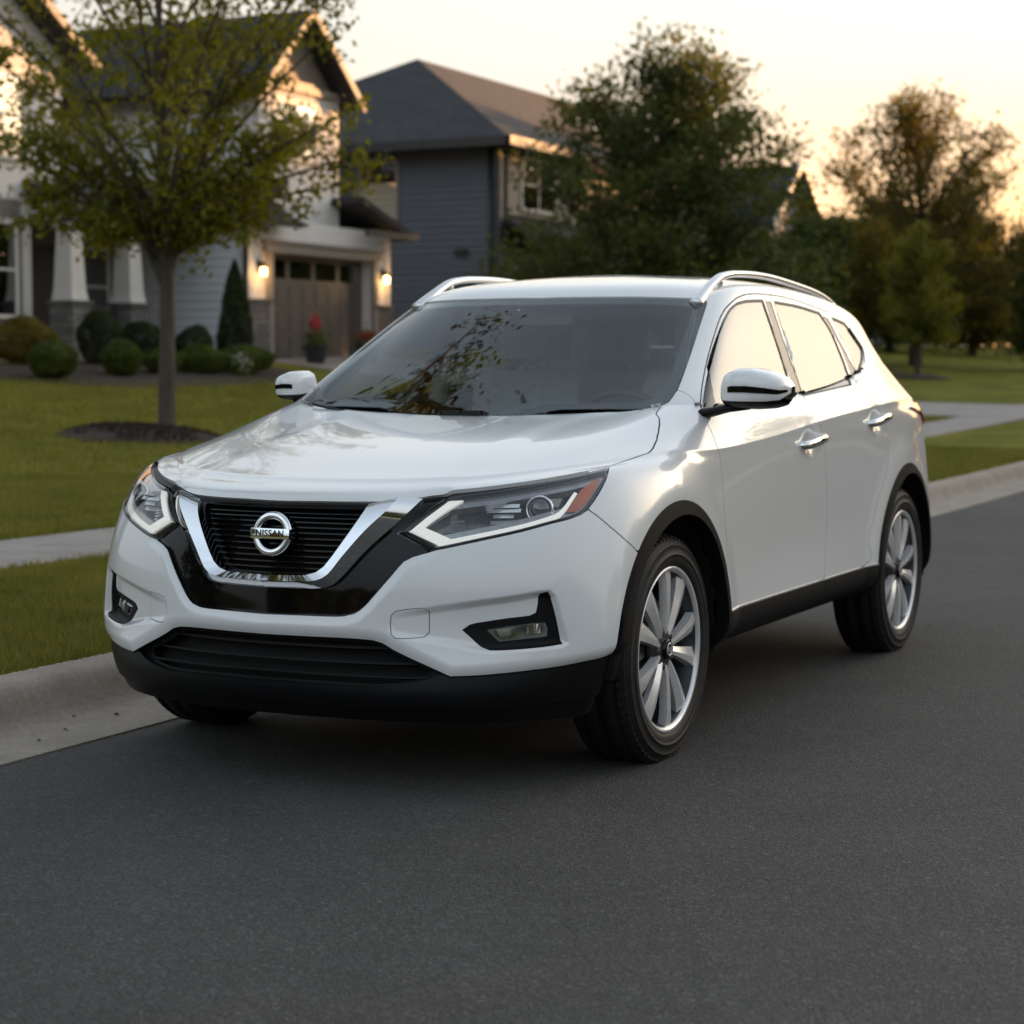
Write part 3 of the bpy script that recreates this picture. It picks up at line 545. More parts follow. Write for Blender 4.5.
# shrubs by the house
def shrub(name, label, px, py, rx, rz, lm_, n, leaf, seed, group=None, base=.0):
    rng = np.random.default_rng(seed); root = empty(name, (px, py, zt(px, py)+.03)); tag(root, label, 'shrub', group)
    k = n; a = rng.normal(size=(k,3)); a /= np.linalg.norm(a, axis=1, keepdims=True); r = rng.uniform(.55, 1.0, (k,1))**.35
    w = 1+.05*np.sin(a[:,:1]*5+seed)+.05*np.sin(a[:,1:2]*6+2*seed)+.04*np.sin(a[:,2:]*7)
    P = a*r*w*np.array([rx,rx,rz*.5])+np.array([0,0,rz*.5+base]); P = P[P[:,2] > -.02]
    leaves_obj('foliage', P, leaf, lm_, root, rng, up=0)
    st = MB(); 
    for i in range(5): st.tube([(0,0,-.05),(rng.normal(0,.1*rx),rng.normal(0,.1*rx),rz*.35),(rng.normal(0,.4*rx),rng.normal(0,.4*rx),rz*.75)], [.03,.02,.006], 6)
    st.build('stems', bark, root); return root
shrub('golden_shrub', 'golden yellow shrub at the left edge below the house window', -19.0, 20.65, .60, .78, lmy, 8000, .055, 1)
shrub('round_shrub', 'tall dark round shrub in front of the first porch column', -18.6, 22.2, .42, .95, lmd, 8000, .045, 2)
shrub('low_shrub', 'low clipped green ball shrub nearest the left edge', -17.2, 19.2, .38, .60, lmb, 9000, .04, 3)
shrub('low_shrub', 'low clipped green ball shrub just left of the street tree trunk', -17.2, 20.95, .34, .60, lmb, 9000, .04, 4)
shrub('dark_shrub', 'dark shrub hidden partly by the street tree trunk', -18.4, 23.1, .38, .80, lmd, 8000, .045, 5)
shrub('dark_shrub', 'dark shrub right of the street tree trunk against the grey siding', -17.9, 24.0, .34, .78, lmd, 7000, .045, 6)
shrub('spreading_shrub', 'low spreading shrub directly behind the street tree trunk', -17.2, 22.1, .34, .48, lmb, 6000, .045, 7)
shrub('spreading_shrub', 'low spreading shrub between the trunk and the white flowers', -17.2, 23.2, .48, .50, lmb, 8000, .045, 8)
shrub('spreading_shrub', 'low spreading shrub at the foot of the column shaped conifer', -17.1, 24.4, .52, .50, lmb, 8000, .045, 9)
rngf = np.random.default_rng(9); fl_ = empty('white_flowers', T(-16.7,23.7)); tag(fl_, 'small clump of white flowers at the edge of the mulch bed', 'flowers')
leaves_obj('blossom', rngf.normal(0, .09, (60,3))*np.array([1,1,.9])+np.array([0,0,.30]), .055, mat('white_petal', (.70,.66,.62), .6, var=.05), fl_, rngf); leaves_obj('foliage', rngf.normal(0, .11, (300,3))+np.array([0,0,.16]), .06, lmb, fl_, rngf)
def conifer(label, loc, h, r, seed, n=16000, leaf=.06):
    rng = np.random.default_rng(seed); root = empty('conifer', loc); tag(root, label, 'conifer')
    z = rng.uniform(0, 1, n); R = r*np.interp(z, [0,.06,.25,.6,.85,1], [.55,.88,1.,.72,.36,.04]); a = rng.uniform(0, 2*PI, n); q = rng.uniform(.45, 1, n)**.4
    q *= 1+.10*np.sin(a*5+z*9); leaves_obj('foliage', np.stack([np.cos(a)*R*q, np.sin(a)*R*q, .05+z*h], 1), leaf, lmd, root, rng, aspect=.4, up=-.9)
    t = MB(); t.tube([(0,0,-.1),(0,0,h*.9)], [.06,.01], 8); t.build('trunk', bark, root)
conifer('dark column shaped conifer beside the garage downspout', T(-17.9,25.3), 1.95, .34, 3)
conifer('small pointed conifer against the slate blue wall behind the SUV roof', T(-17.2,36.6), 2.5, .38, 4)
# mulch beds
mulch_m = mat('dark_bark_mulch', (.040,.026,.019), .95, var=.6, vscale=22, bump=1., bscale=50)
def mound(name, cx, cy, rx, ry, h, seed, n=36):
    rng = np.random.default_rng(seed); V = [(cx, cy, zt(cx, cy)+h)]; F = []
    for i, t in enumerate((.4,.7,.9,1.0,1.06)):
        for k in range(n):
            a = 2*PI*k/n; w = 1+.05*math.sin(3*a+seed)+.03*math.sin(7*a)+rng.normal(0,.015)
            x, y = cx+rx*t*w*math.cos(a), cy+ry*t*w*math.sin(a); V.append((x, y, zt(x, y)+h*(1-t**3)+(.012 if t < 1.05 else -.05)+rng.normal(0,.006)))
    for k in range(n): F.append((0, 1+k, 1+(k+1)%n))
    for i in range(4):
        for k in range(n): F.append((1+i*n+k, 1+(i+1)*n+k, 1+(i+1)*n+(k+1)%n, 1+i*n+(k+1)%n))
    mb = MB(); mb.add(V, F, True); o = mb.build(name, mulch_m); o['kind'] = 'structure'; return o
mound('mulch_bed', -11.15, 13.45, 1.0, 1.05, .13, 1); mound('mulch_bed', -17.9, 22.2, 2.0, 4.3, .05, 2, 60); mound('mulch_bed', -9.9, 43.7, .85, .85, .10, 3); mound('mulch_bed', -12.1, 47.5, .7, .7, .08, 4)
chips = np.random.default_rng(4); cp = []
a = chips.uniform(0, 2*PI, 1500); r = .95*np.sqrt(chips.uniform(0,1,1500)); cx, cy = -11.15+r*np.cos(a), 13.45+r*np.sin(a)
o = leaves_obj('bark_chips', np.stack([cx, cy, zp(cx)+zr(cy)+.13*(1-(r/.95)**3)+.025], 1), .07, mulch_m, None, chips, aspect=.4, up=0); o['kind'] = 'stuff'
# planters by the garage
pot_m = mat('dark_glazed_pot', (.016,.016,.022), .3, var=.2, coat=.5); red_p = mat('red_petal', (.50,.025,.03), .6, var=.2)
def planter(label, x, y, tall, seed):
    rng = np.random.default_rng(seed); root = empty('flower_pot', (x, y, zt(x, y)+.02)); tag(root, label, 'planter', 'flower pots in front of the garage')
    p = MB(); p.lathe([(0,.001),(0,.17),(.02,.18),(.30,.25),(.33,.27),(.36,.27),(.36,.235),(.30,.22),(.30,.001)], 2, 28); p.build('pot', pot_m, root, autosmooth=40)
    k = 420; P = rng.normal(0, 1, (k,3))*np.array([.13,.13,.11])+np.array([0,0,.48]); leaves_obj('foliage', P, .07, lmb, root, rng)
    k = 130; P = rng.normal(0, 1, (k,3))*np.array([.055,.055,.09] if tall else [.12,.12,.05])+np.array([0,0,.80 if tall else .55]); leaves_obj('blossom', P, .065, red_p, root, rng)
planter('dark pot with a tall red flower spike at the left of the garage door', XF+.75, 28.35, True, 1)
planter('dark pot with low red flowers in front of the middle of the garage door', XF+.9, 30.15, False, 2)
# leaf scraps in the gutter
scrap = mat('dried_leaf', (.03,.022,.016), .9, var=.4)
for i, (x, y, s) in enumerate(((-1.24,.36,.022),(-1.25,.62,.016),(-1.18,-.10,.012),(-1.15,-.42,.012),(-1.10,-.62,.012),(-1.29,-.2,.010))):
    b = MB(); r = random.Random(i); n = 7
    ring = [(math.cos(2*PI*k/n)*s*r.uniform(.6,1.2), math.sin(2*PI*k/n)*s*.7*r.uniform(.6,1.2), r.uniform(.001,.006)) for k in range(n)]
    b.add([(0,0,.009)]+ring, [(0,1+k,1+(k+1)%n) for k in range(n)]); o = b.build('fallen_leaf', scrap); o.location = (x, y, .006); tag(o, 'tiny dark dried leaf scrap lying in the concrete gutter', 'leaf', 'leaf scraps in the gutter')
# ---------------------------------------------------------------- car body surface
# one smooth B-spline half shell (x >= 0): columns run front centre -> side -> rear centre,
# rows run sill -> shoulder -> belt -> roof centre line
import numpy as np
NR = [
 [(0,-0.885,0.205),(0.3,-0.86,0.205),(0.56,-0.775,0.205),(0.74,-0.645,0.21),(0.835,-0.51,0.215),(0.845,-0.4,0.245),(0.8,0,0.295),(0.8,0.42,0.295),(0.8,1,0.295),(0.8,1.55,0.295),(0.8,2.1,0.295),(0.8,2.6,0.295),(0.82,3.1,0.29),(0.79,3.42,0.28),(0.6,3.56,0.28),(0.3,3.62,0.28),(0,3.64,0.28)],
 [(0,-0.965,0.315),(0.3,-0.935,0.313),(0.56,-0.845,0.311),(0.755,-0.695,0.32),(0.86,-0.54,0.33),(0.893,-0.4,0.34),(0.903,0,0.362),(0.905,0.42,0.362),(0.9,1,0.362),(0.9,1.55,0.362),(0.9,2.1,0.362),(0.903,2.62,0.362),(0.885,3.1,0.36),(0.82,3.46,0.36),(0.62,3.61,0.36),(0.3,3.68,0.36),(0,3.7,0.36)],
 [(0,-0.945,0.455),(0.32,-0.9,0.452),(0.594,-0.789,0.442),(0.801,-0.638,0.442),(0.894,-0.506,0.445),(0.92,-0.36,0.45),(0.929,0,0.45),(0.922,0.42,0.45),(0.917,1,0.45),(0.917,1.55,0.45),(0.918,2.1,0.45),(0.922,2.65,0.45),(0.9,3.1,0.46),(0.83,3.46,0.48),(0.62,3.63,0.48),(0.3,3.69,0.48),(0,3.71,0.48)],
 [(0,-0.93,0.6),(0.3,-0.89,0.6),(0.569,-0.794,0.6),(0.781,-0.648,0.6),(0.889,-0.486,0.6),(0.922,-0.33,0.61),(0.932,0,0.62),(0.922,0.42,0.6),(0.91,1,0.6),(0.91,1.55,0.6),(0.915,2.1,0.61),(0.927,2.65,0.62),(0.9,3.1,0.62),(0.83,3.44,0.63),(0.62,3.61,0.63),(0.3,3.67,0.63),(0,3.69,0.63)],
 [(0,-0.905,0.745),(0.3,-0.865,0.745),(0.539,-0.769,0.75),(0.751,-0.623,0.76),(0.874,-0.441,0.77),(0.914,-0.28,0.78),(0.929,0.02,0.79),(0.923,0.42,0.77),(0.917,1,0.77),(0.917,1.55,0.77),(0.919,2.1,0.78),(0.922,2.65,0.8),(0.89,3.1,0.8),(0.82,3.4,0.8),(0.62,3.58,0.8),(0.3,3.64,0.8),(0,3.66,0.8)],
 [(0,-0.865,0.862),(0.3,-0.815,0.862),(0.529,-0.704,0.872),(0.721,-0.538,0.895),(0.839,-0.366,0.915),(0.888,-0.2,0.92),(0.912,0.06,0.92),(0.917,0.42,0.9),(0.918,1,0.93),(0.918,1.55,0.95),(0.916,2.1,0.98),(0.905,2.65,1),(0.875,3.1,1),(0.8,3.36,1),(0.6,3.53,1),(0.3,3.59,1),(0,3.61,1)],
 [(0,-0.7,0.912),(0.3,-0.65,0.914),(0.51,-0.55,0.927),(0.665,-0.4,0.945),(0.775,-0.24,0.962),(0.835,-0.08,0.975),(0.88,0.13,0.985),(0.907,0.42,0.978),(0.914,1,1.005),(0.913,1.55,1.045),(0.907,2.1,1.075),(0.885,2.65,1.1),(0.835,3.04,1.105),(0.78,3.3,1.1),(0.58,3.46,1.1),(0.3,3.52,1.1),(0,3.54,1.1)],
 [(0,-0.25,1.003),(0.3,-0.22,1.006),(0.5,-0.16,1.013),(0.65,-0.07,1.022),(0.74,0.05,1.03),(0.79,0.15,1.04),(0.83,0.28,1.05),(0.868,0.45,1.05),(0.878,1,1.083),(0.872,1.55,1.115),(0.862,2.1,1.15),(0.835,2.62,1.19),(0.775,2.98,1.19),(0.735,3.19,1.19),(0.56,3.34,1.19),(0.3,3.39,1.19),(0,3.4,1.19)],
 [(0,0.31,1.078),(0.3,0.33,1.083),(0.5,0.36,1.093),(0.63,0.385,1.105),(0.715,0.41,1.12),(0.762,0.45,1.122),(0.8,0.51,1.122),(0.825,0.61,1.122),(0.838,1.05,1.132),(0.831,1.55,1.152),(0.812,2.15,1.2),(0.79,2.55,1.255),(0.757,2.84,1.27),(0.705,3.04,1.275),(0.55,3.19,1.28),(0.3,3.23,1.28),(0,3.24,1.28)],
 [(0,0.625,1.31),(0.3,0.655,1.31),(0.48,0.69,1.31),(0.59,0.73,1.31),(0.662,0.765,1.315),(0.7,0.8,1.315),(0.725,0.86,1.315),(0.738,0.96,1.315),(0.745,1.2,1.32),(0.747,1.6,1.325),(0.744,2.15,1.33),(0.737,2.5,1.35),(0.71,2.77,1.368),(0.665,2.95,1.378),(0.5,3.05,1.39),(0.3,3.09,1.395),(0,3.1,1.4)],
 [(0,0.94,1.506),(0.3,0.965,1.505),(0.45,1,1.501),(0.55,1.05,1.496),(0.607,1.095,1.49),(0.633,1.14,1.495),(0.648,1.2,1.5),(0.656,1.3,1.507),(0.658,1.5,1.518),(0.658,1.75,1.522),(0.662,2.15,1.506),(0.668,2.48,1.483),(0.672,2.7,1.468),(0.625,2.88,1.465),(0.48,2.96,1.49),(0.26,2.99,1.51),(0,3,1.52)],
 [(0,1.13,1.566),(0.28,1.155,1.566),(0.4,1.19,1.565),(0.49,1.24,1.562),(0.54,1.28,1.556),(0.57,1.32,1.556),(0.585,1.38,1.56),(0.59,1.45,1.565),(0.59,1.6,1.57),(0.59,1.8,1.573),(0.585,2.1,1.568),(0.588,2.4,1.552),(0.575,2.6,1.538),(0.515,2.72,1.54),(0.4,2.79,1.55),(0.23,2.82,1.562),(0,2.84,1.567)],
 [(0,1.4,1.602),(0.19,1.42,1.602),(0.27,1.44,1.6),(0.33,1.47,1.598),(0.37,1.5,1.597),(0.39,1.53,1.597),(0.4,1.57,1.598),(0.41,1.61,1.6),(0.41,1.7,1.602),(0.41,1.82,1.602),(0.4,2,1.6),(0.39,2.14,1.598),(0.36,2.22,1.597),(0.31,2.28,1.597),(0.24,2.33,1.598),(0.14,2.36,1.598),(0,2.38,1.598)],
 [(0,1.58,1.617),(0,1.6,1.618),(0,1.62,1.618),(0,1.64,1.618),(0,1.66,1.618),(0,1.68,1.618),(0,1.7,1.618),(0,1.73,1.618),(0,1.77,1.618),(0,1.82,1.618),(0,1.88,1.617),(0,1.92,1.617),(0,1.95,1.616),(0,1.98,1.616),(0,2,1.615),(0,2.02,1.615),(0,2.04,1.614)],
]
def net_targets():
    R = [np.array(r, float) for r in NR]
    L = lambda a, b, t: a*(1-t)+b*t
    rows = R[0:6] + [L(R[5],R[6],.72), R[6], L(R[6],R[7],.22), R[7], L(R[7],R[8],.86), R[8], L(R[8],R[9],.13)] + R[9:]
    return np.stack(rows)                                  # (nr, nc, 3)
MIR = np.array([-1.,1.,1.])
def net_ext(P):
    P = np.concatenate([P[:,1:2]*MIR, P, P[:,-2:-1]*MIR], 1)
    return np.concatenate([2*P[0:1]-P[1:2], P, P[-2:-1]*MIR], 0)
def net_fit(T, it=3):
    P = T.copy()
    for _ in range(it):
        E = net_ext(P)
        c = (E[:, :-2]+4*E[:,1:-1]+E[:,2:])/6
        S = (c[:-2]+4*c[1:-1]+c[2:])/6
        D = T-S
        P = P + .9*D
        P[:,0,0] = 0; P[:,-1,0] = 0; P[-1,:,0] = 0
    return P
def bs_matrix(n, t):
    # t: param values in 0..n-1 -> weights on extended points (n+2)
    W = np.zeros((len(t), n+2))
    i = np.minimum(np.floor(t).astype(int), n-2); f = t-i
    b = np.stack([(1-f)**3/6, (3*f**3-6*f**2+4)/6, (-3*f**3+3*f**2+3*f+1)/6, f**3/6], 1)
    for k in range(4): W[np.arange(len(t)), i+k] += b[:,k]
    return W
def bs_dmatrix(n, t):
    W = np.zeros((len(t), n+2))
    i = np.minimum(np.floor(t).astype(int), n-2); f = t-i
    b = np.stack([-(1-f)**2/2, (3*f**2-4*f)/2, (-3*f**2+2*f+1)/2, f**2/2], 1)
    for k in range(4): W[np.arange(len(t)), i+k] += b[:,k]
    return W
class Shell:
    def __init__(s):
        s.T = net_targets(); s.P = net_ext(net_fit(s.T))
        s.nr, s.nc = s.T.shape[:2]
    def grid(s, u, v):
        A, B = bs_matrix(s.nc, u), bs_matrix(s.nr, v)
        dA, dB = bs_dmatrix(s.nc, u), bs_dmatrix(s.nr, v)
        pos = np.einsum('vr,rcx,uc->vux', B, s.P, A)
        du = np.einsum('vr,rcx,uc->vux', B, s.P, dA)
        dv = np.einsum('vr,rcx,uc->vux', dB, s.P, A)
        n = np.cross(du, dv); n /= np.linalg.norm(n, axis=-1, keepdims=True)+1e-12
        return pos, n
    def at(s, uv):
        uv = np.asarray(uv, float)
        A, B = bs_matrix(s.nc, uv[:,0]), bs_matrix(s.nr, uv[:,1])
        dA, dB = bs_dmatrix(s.nc, uv[:,0]), bs_dmatrix(s.nr, uv[:,1])
        pos = np.einsum('nr,rcx,nc->nx', B, s.P, A)
        n = np.cross(np.einsum('nr,rcx,nc->nx', B, s.P, dA), np.einsum('nr,rcx,nc->nx', dB, s.P, A))
        n /= np.linalg.norm(n, axis=-1, keepdims=True)+1e-12
        return pos, n
def param_steps(lengths, step):
    t = []
    for i, L in enumerate(lengths):
        k = max(2, int(np.ceil(L/step)))
        t += list(i+np.arange(k)/k)
    return np.array(t+[len(lengths)], float)
# outlines on the car body surface, in its own (column, row) coordinates
OUT = {
 'hood': [(-1,5.059),(0,5.059),(0.452,5.083),(0.527,5.084),(0.601,5.085),(0.677,5.085),(0.757,5.087),(0.845,5.089),(0.94,5.091),(1.035,5.095),(1.123,5.103),(1.2,5.118),(1.27,5.137),(1.338,5.16),(1.409,5.187),(1.481,5.222),(1.552,5.262),(1.628,5.304),(1.716,5.339),(1.82,5.359),(1.937,5.368),(2.059,5.372),(2.18,5.378),(2.301,5.388),(2.426,5.4),(2.55,5.411),(2.669,5.421),(2.777,5.433),(2.88,5.446),(2.981,5.462),(3.086,5.481),(3.196,5.501),(3.308,5.524),(3.424,5.552),(3.548,5.59),(3.68,5.631),(3.823,5.684),(3.978,5.761),(4.15,5.889),(4.351,6.103),(4.572,6.367),(4.777,6.639),(4.937,6.878),(5.187,7.373),(5.265,8.03),(5.272,8.589),(5.146,8.963),(4.899,9.283),(4.537,9.565),(4.099,9.791),(3.394,11.486),(3.174,11.587),(2.972,11.662),(2.748,11.704),(2.56,11.733),(2.367,11.758),(2.173,11.782),(1.978,11.805),(1.779,11.83),(1.581,11.847),(1.394,11.861),(1.225,11.873),(1.072,11.883),(0.93,11.891),(0.795,11.898),(0.667,11.903),(0,10.65),(-1,10.65)],
 'headlight': [(1.757,5.069),(1.842,5.085),(1.928,5.1),(2.013,5.114),(2.099,5.127),(2.179,5.136),(2.257,5.143),(2.342,5.153),(2.446,5.169),(2.585,5.195),(2.753,5.227),(2.93,5.257),(3.089,5.283),(3.217,5.306),(3.326,5.327),(3.43,5.352),(3.544,5.387),(3.675,5.437),(3.816,5.505),(3.97,5.593),(4.14,5.701),(4.087,5.261),(4.043,5.041),(3.942,4.804),(3.877,4.689),(3.808,4.582),(3.741,4.49),(3.675,4.415),(3.549,4.334),(3.395,4.283),(3.32,4.268),(3.233,4.252),(3.132,4.232),(3.045,4.21),(2.952,4.183),(2.854,4.155),(2.752,4.126),(2.643,4.098),(2.527,4.068),(2.412,4.037),(2.303,4.006),(2.198,3.975),(2.094,3.943),(1.999,3.912),(1.919,3.887),(1.822,3.86),(1.753,3.842),(1.688,3.904),(1.623,3.967),(1.557,4.03),(1.49,4.092),(1.423,4.155),(1.355,4.219),(1.411,4.311),(1.465,4.405),(1.519,4.501),(1.571,4.6),(1.622,4.703),(1.671,4.812),(1.716,4.932),(1.757,5.069)],
 'drl': [(1.849,5.012),(1.804,4.884),(1.754,4.771),(1.704,4.667),(1.654,4.57),(1.608,4.479),(1.563,4.392),(1.519,4.307),(1.473,4.224),(1.538,4.171),(1.603,4.117),(1.668,4.066),(1.736,4.016),(1.804,3.967),(1.872,3.919),(1.98,3.951),(2.088,3.983),(2.195,4.013),(2.303,4.044),(2.415,4.076),(2.53,4.107),(2.644,4.138),(2.751,4.167),(2.855,4.195),(2.957,4.223),(3.052,4.25),(3.131,4.272),(3.279,4.332),(3.363,4.454),(3.435,4.601),(3.526,4.796),(3.469,4.846),(3.409,4.716),(3.345,4.576),(3.248,4.443),(3.193,4.405),(3.102,4.371),(3.029,4.347),(2.943,4.32),(2.848,4.292),(2.749,4.264),(2.64,4.236),(2.522,4.207),(2.405,4.177),(2.301,4.149),(2.213,4.125),(2.135,4.104),(2.06,4.083),(1.983,4.061),(1.902,4.13),(1.82,4.199),(1.744,4.261),(1.669,4.321),(1.719,4.399),(1.768,4.481),(1.816,4.563),(1.864,4.645),(1.911,4.726),(1.959,4.808),(2.005,4.894),(2.049,4.988),(1.949,5.001),(1.849,5.012)],
 'amber': [(3.363,4.416),(3.45,4.599),(3.507,4.726),(3.576,4.861),(3.66,4.972),(3.756,5.073),(3.961,5.24),(3.869,4.893),(3.803,4.748),(3.734,4.624),(3.613,4.464),(3.5,4.405),(3.363,4.416)],
 'black_panel': [(-1,2.528),(0,2.528),(0.39,2.541),(0.47,2.542),(0.551,2.543),(0.627,2.544),(0.689,2.546),(0.765,2.552),(0.817,2.564),(0.917,2.619),(0.965,2.673),(1.023,2.764),(1.063,2.838),(1.108,2.928),(1.155,3.024),(1.201,3.116),(1.245,3.208),(1.291,3.304),(1.333,3.393),(1.369,3.469),(1.418,3.575),(1.457,3.647),(1.555,3.734),(1.642,3.78),(1.742,3.827),(1.682,3.894),(1.621,3.963),(1.557,4.03),(1.491,4.093),(1.424,4.156),(1.355,4.219),(1.411,4.311),(1.465,4.405),(1.519,4.501),(1.571,4.6),(1.622,4.703),(1.671,4.812),(1.716,4.932),(1.757,5.069),(1.764,5.347),(1.716,5.339),(1.656,5.31),(1.576,5.267),(1.49,5.224),(1.409,5.187),(1.338,5.16),(1.27,5.137),(1.2,5.118),(1.123,5.103),(1.035,5.095),(0.94,5.091),(0.845,5.089),(0.757,5.087),(0.677,5.085),(0.601,5.085),(0.527,5.084),(0.452,5.083),(0,5.059),(-1,5.059)],
 'grille_hole': [(-1,3.299),(0,3.299),(0.353,3.317),(0.447,3.328),(0.55,3.382),(0.628,3.497),(0.695,3.682),(0.73,3.789),(0.772,3.924),(0.816,4.071),(0.857,4.216),(0.89,4.359),(0.92,4.509),(0.944,4.671),(0.963,4.852),(0.948,4.947),(0.879,4.956),(0.783,4.957),(0.677,4.953),(0.577,4.95),(0,4.915),(-1,4.915)],
 'chrome_ridge': [(0,3.185),(0.389,3.195),(0.454,3.202),(0.519,3.21),(0.576,3.228),(0.639,3.271),(0.696,3.354),(0.736,3.448),(0.777,3.567),(0.825,3.704),(0.87,3.822),(0.92,3.955),(0.973,4.092),(1.026,4.22),(1.081,4.342),(1.139,4.462),(1.193,4.577),(1.234,4.681),(1.278,4.834),(1.304,4.969)],
 'chrome_outer': [(0,3.052),(0.392,3.062),(0.46,3.066),(0.528,3.07),(0.589,3.08),(0.66,3.103),(0.721,3.151),(0.776,3.236),(0.84,3.371),(0.884,3.471),(0.934,3.59),(0.989,3.719),(1.049,3.851),(1.116,3.985),(1.192,4.125),(1.268,4.269),(1.34,4.414),(1.404,4.562),(1.462,4.718),(1.513,4.892),(1.553,5.104)],
 'chrome_inner': [(0,3.299),(0.353,3.313),(0.447,3.324),(0.55,3.382),(0.628,3.497),(0.695,3.682),(0.729,3.789),(0.77,3.922),(0.814,4.07),(0.857,4.216),(0.896,4.363),(0.933,4.519),(0.965,4.69),(0.99,4.883)],
 'intake': [(-1,2.106),(0,2.106),(0.589,2.116),(0.663,2.117),(0.738,2.119),(0.81,2.119),(0.876,2.118),(0.957,2.115),(1.028,2.11),(1.087,2.102),(1.174,2.061),(1.223,2.013),(1.286,1.951),(1.346,1.903),(1.416,1.85),(1.488,1.798),(1.56,1.748),(1.634,1.697),(1.701,1.649),(1.797,1.579),(1.859,1.523),(1.802,1.5),(1.755,1.454),(1.7,1.402),(1.644,1.364),(1.581,1.329),(1.509,1.285),(1.421,1.243),(1.365,1.224),(1.303,1.207),(1.238,1.191),(1.174,1.174),(0,1.117),(-1,1.117)],
 'white_low': [(-1,2.106),(0,2.106),(0.589,2.116),(0.663,2.117),(0.738,2.119),(0.81,2.119),(0.876,2.118),(0.957,2.115),(1.028,2.11),(1.087,2.102),(1.174,2.061),(1.223,2.013),(1.286,1.951),(1.346,1.903),(1.416,1.85),(1.488,1.798),(1.557,1.749),(1.628,1.701),(1.701,1.649),(1.779,1.593),(1.86,1.533),(1.943,1.47),(2.019,1.474),(2.097,1.477),(2.176,1.479),(2.255,1.483),(2.337,1.488),(2.422,1.495),(2.506,1.501),(2.584,1.507),(2.673,1.512),(2.753,1.517),(2.85,1.523),(2.948,1.527),(3.066,1.53),(3.192,1.533),(3.313,1.537),(3.458,1.549),(3.596,1.564),(3.727,1.578),(3.897,1.596),(4.063,1.612),(4.933,1.75),(6.5,2),(6.5,-2),(-1,-2)],
 'fog_bezel': [(1.974,2.36),(2.057,2.452),(2.125,2.48),(2.216,2.504),(2.277,2.519),(2.347,2.536),(2.421,2.551),(2.492,2.565),(2.586,2.579),(2.678,2.591),(2.753,2.604),(2.84,2.658),(2.887,2.805),(2.928,2.997),(3.025,3.031),(3.065,2.956),(3.074,2.862),(3.08,2.738),(3.086,2.618),(3.097,2.454),(3.115,2.302),(3.135,2.18),(3.162,2.065),(3.074,2.053),(2.991,2.041),(2.895,2.03),(2.807,2.023),(2.71,2.015),(2.615,2.008),(2.53,2.003),(2.452,1.999),(2.377,1.996),(2.31,1.996),(2.258,2),(2.169,2.062),(2.116,2.133),(2.064,2.215),(2.018,2.288),(1.974,2.36)],
 'fog_lamp': [(2.244,2.346),(2.314,2.364),(2.386,2.381),(2.458,2.398),(2.531,2.412),(2.608,2.425),(2.69,2.436),(2.768,2.446),(2.833,2.452),(2.966,2.453),(2.984,2.329),(2.972,2.226),(2.899,2.21),(2.8,2.202),(2.695,2.194),(2.616,2.186),(2.532,2.179),(2.447,2.17),(2.366,2.161),(2.303,2.255),(2.244,2.346)],
 'fog_recess': [(1.261,2.647),(1.338,2.677),(1.412,2.705),(1.493,2.734),(1.588,2.765),(1.707,2.8),(1.843,2.836),(1.983,2.871),(2.114,2.901),(2.232,2.927),(2.345,2.949),(2.453,2.97),(2.557,2.99),(2.659,3.012),(2.758,3.034),(2.849,3.054),(2.925,3.068),(3.071,3.071),(3.14,2.969),(3.153,2.865),(3.16,2.727),(3.17,2.577),(3.187,2.449),(3.215,2.303),(3.248,2.162),(3.272,2.055),(3.166,1.983),(3.022,1.972),(2.844,1.962),(2.673,1.952),(2.538,1.943),(2.447,1.934),(2.378,1.926),(2.309,1.925),(2.223,1.935),(2.111,1.961),(1.984,1.998),(1.858,2.035),(1.746,2.065),(1.647,2.085),(1.554,2.101),(1.471,2.116),(1.402,2.133),(1.312,2.163),(1.258,2.214),(1.22,2.317),(1.208,2.436),(1.261,2.647)],
 'tow_cover': [(1.286,2.593),(1.332,2.678),(1.435,2.721),(1.498,2.734),(1.57,2.746),(1.626,2.748),(1.667,2.697),(1.651,2.504),(1.634,2.3),(1.587,2.226),(1.514,2.201),(1.431,2.184),(1.361,2.171),(1.306,2.173),(1.268,2.243),(1.267,2.422),(1.286,2.593)],
 'bumper_split': [(3.675,4.404),(3.829,4.28),(4.017,4.13),(4.148,4.032),(4.306,3.922),(4.49,3.798),(4.673,3.676),(4.916,3.501)],
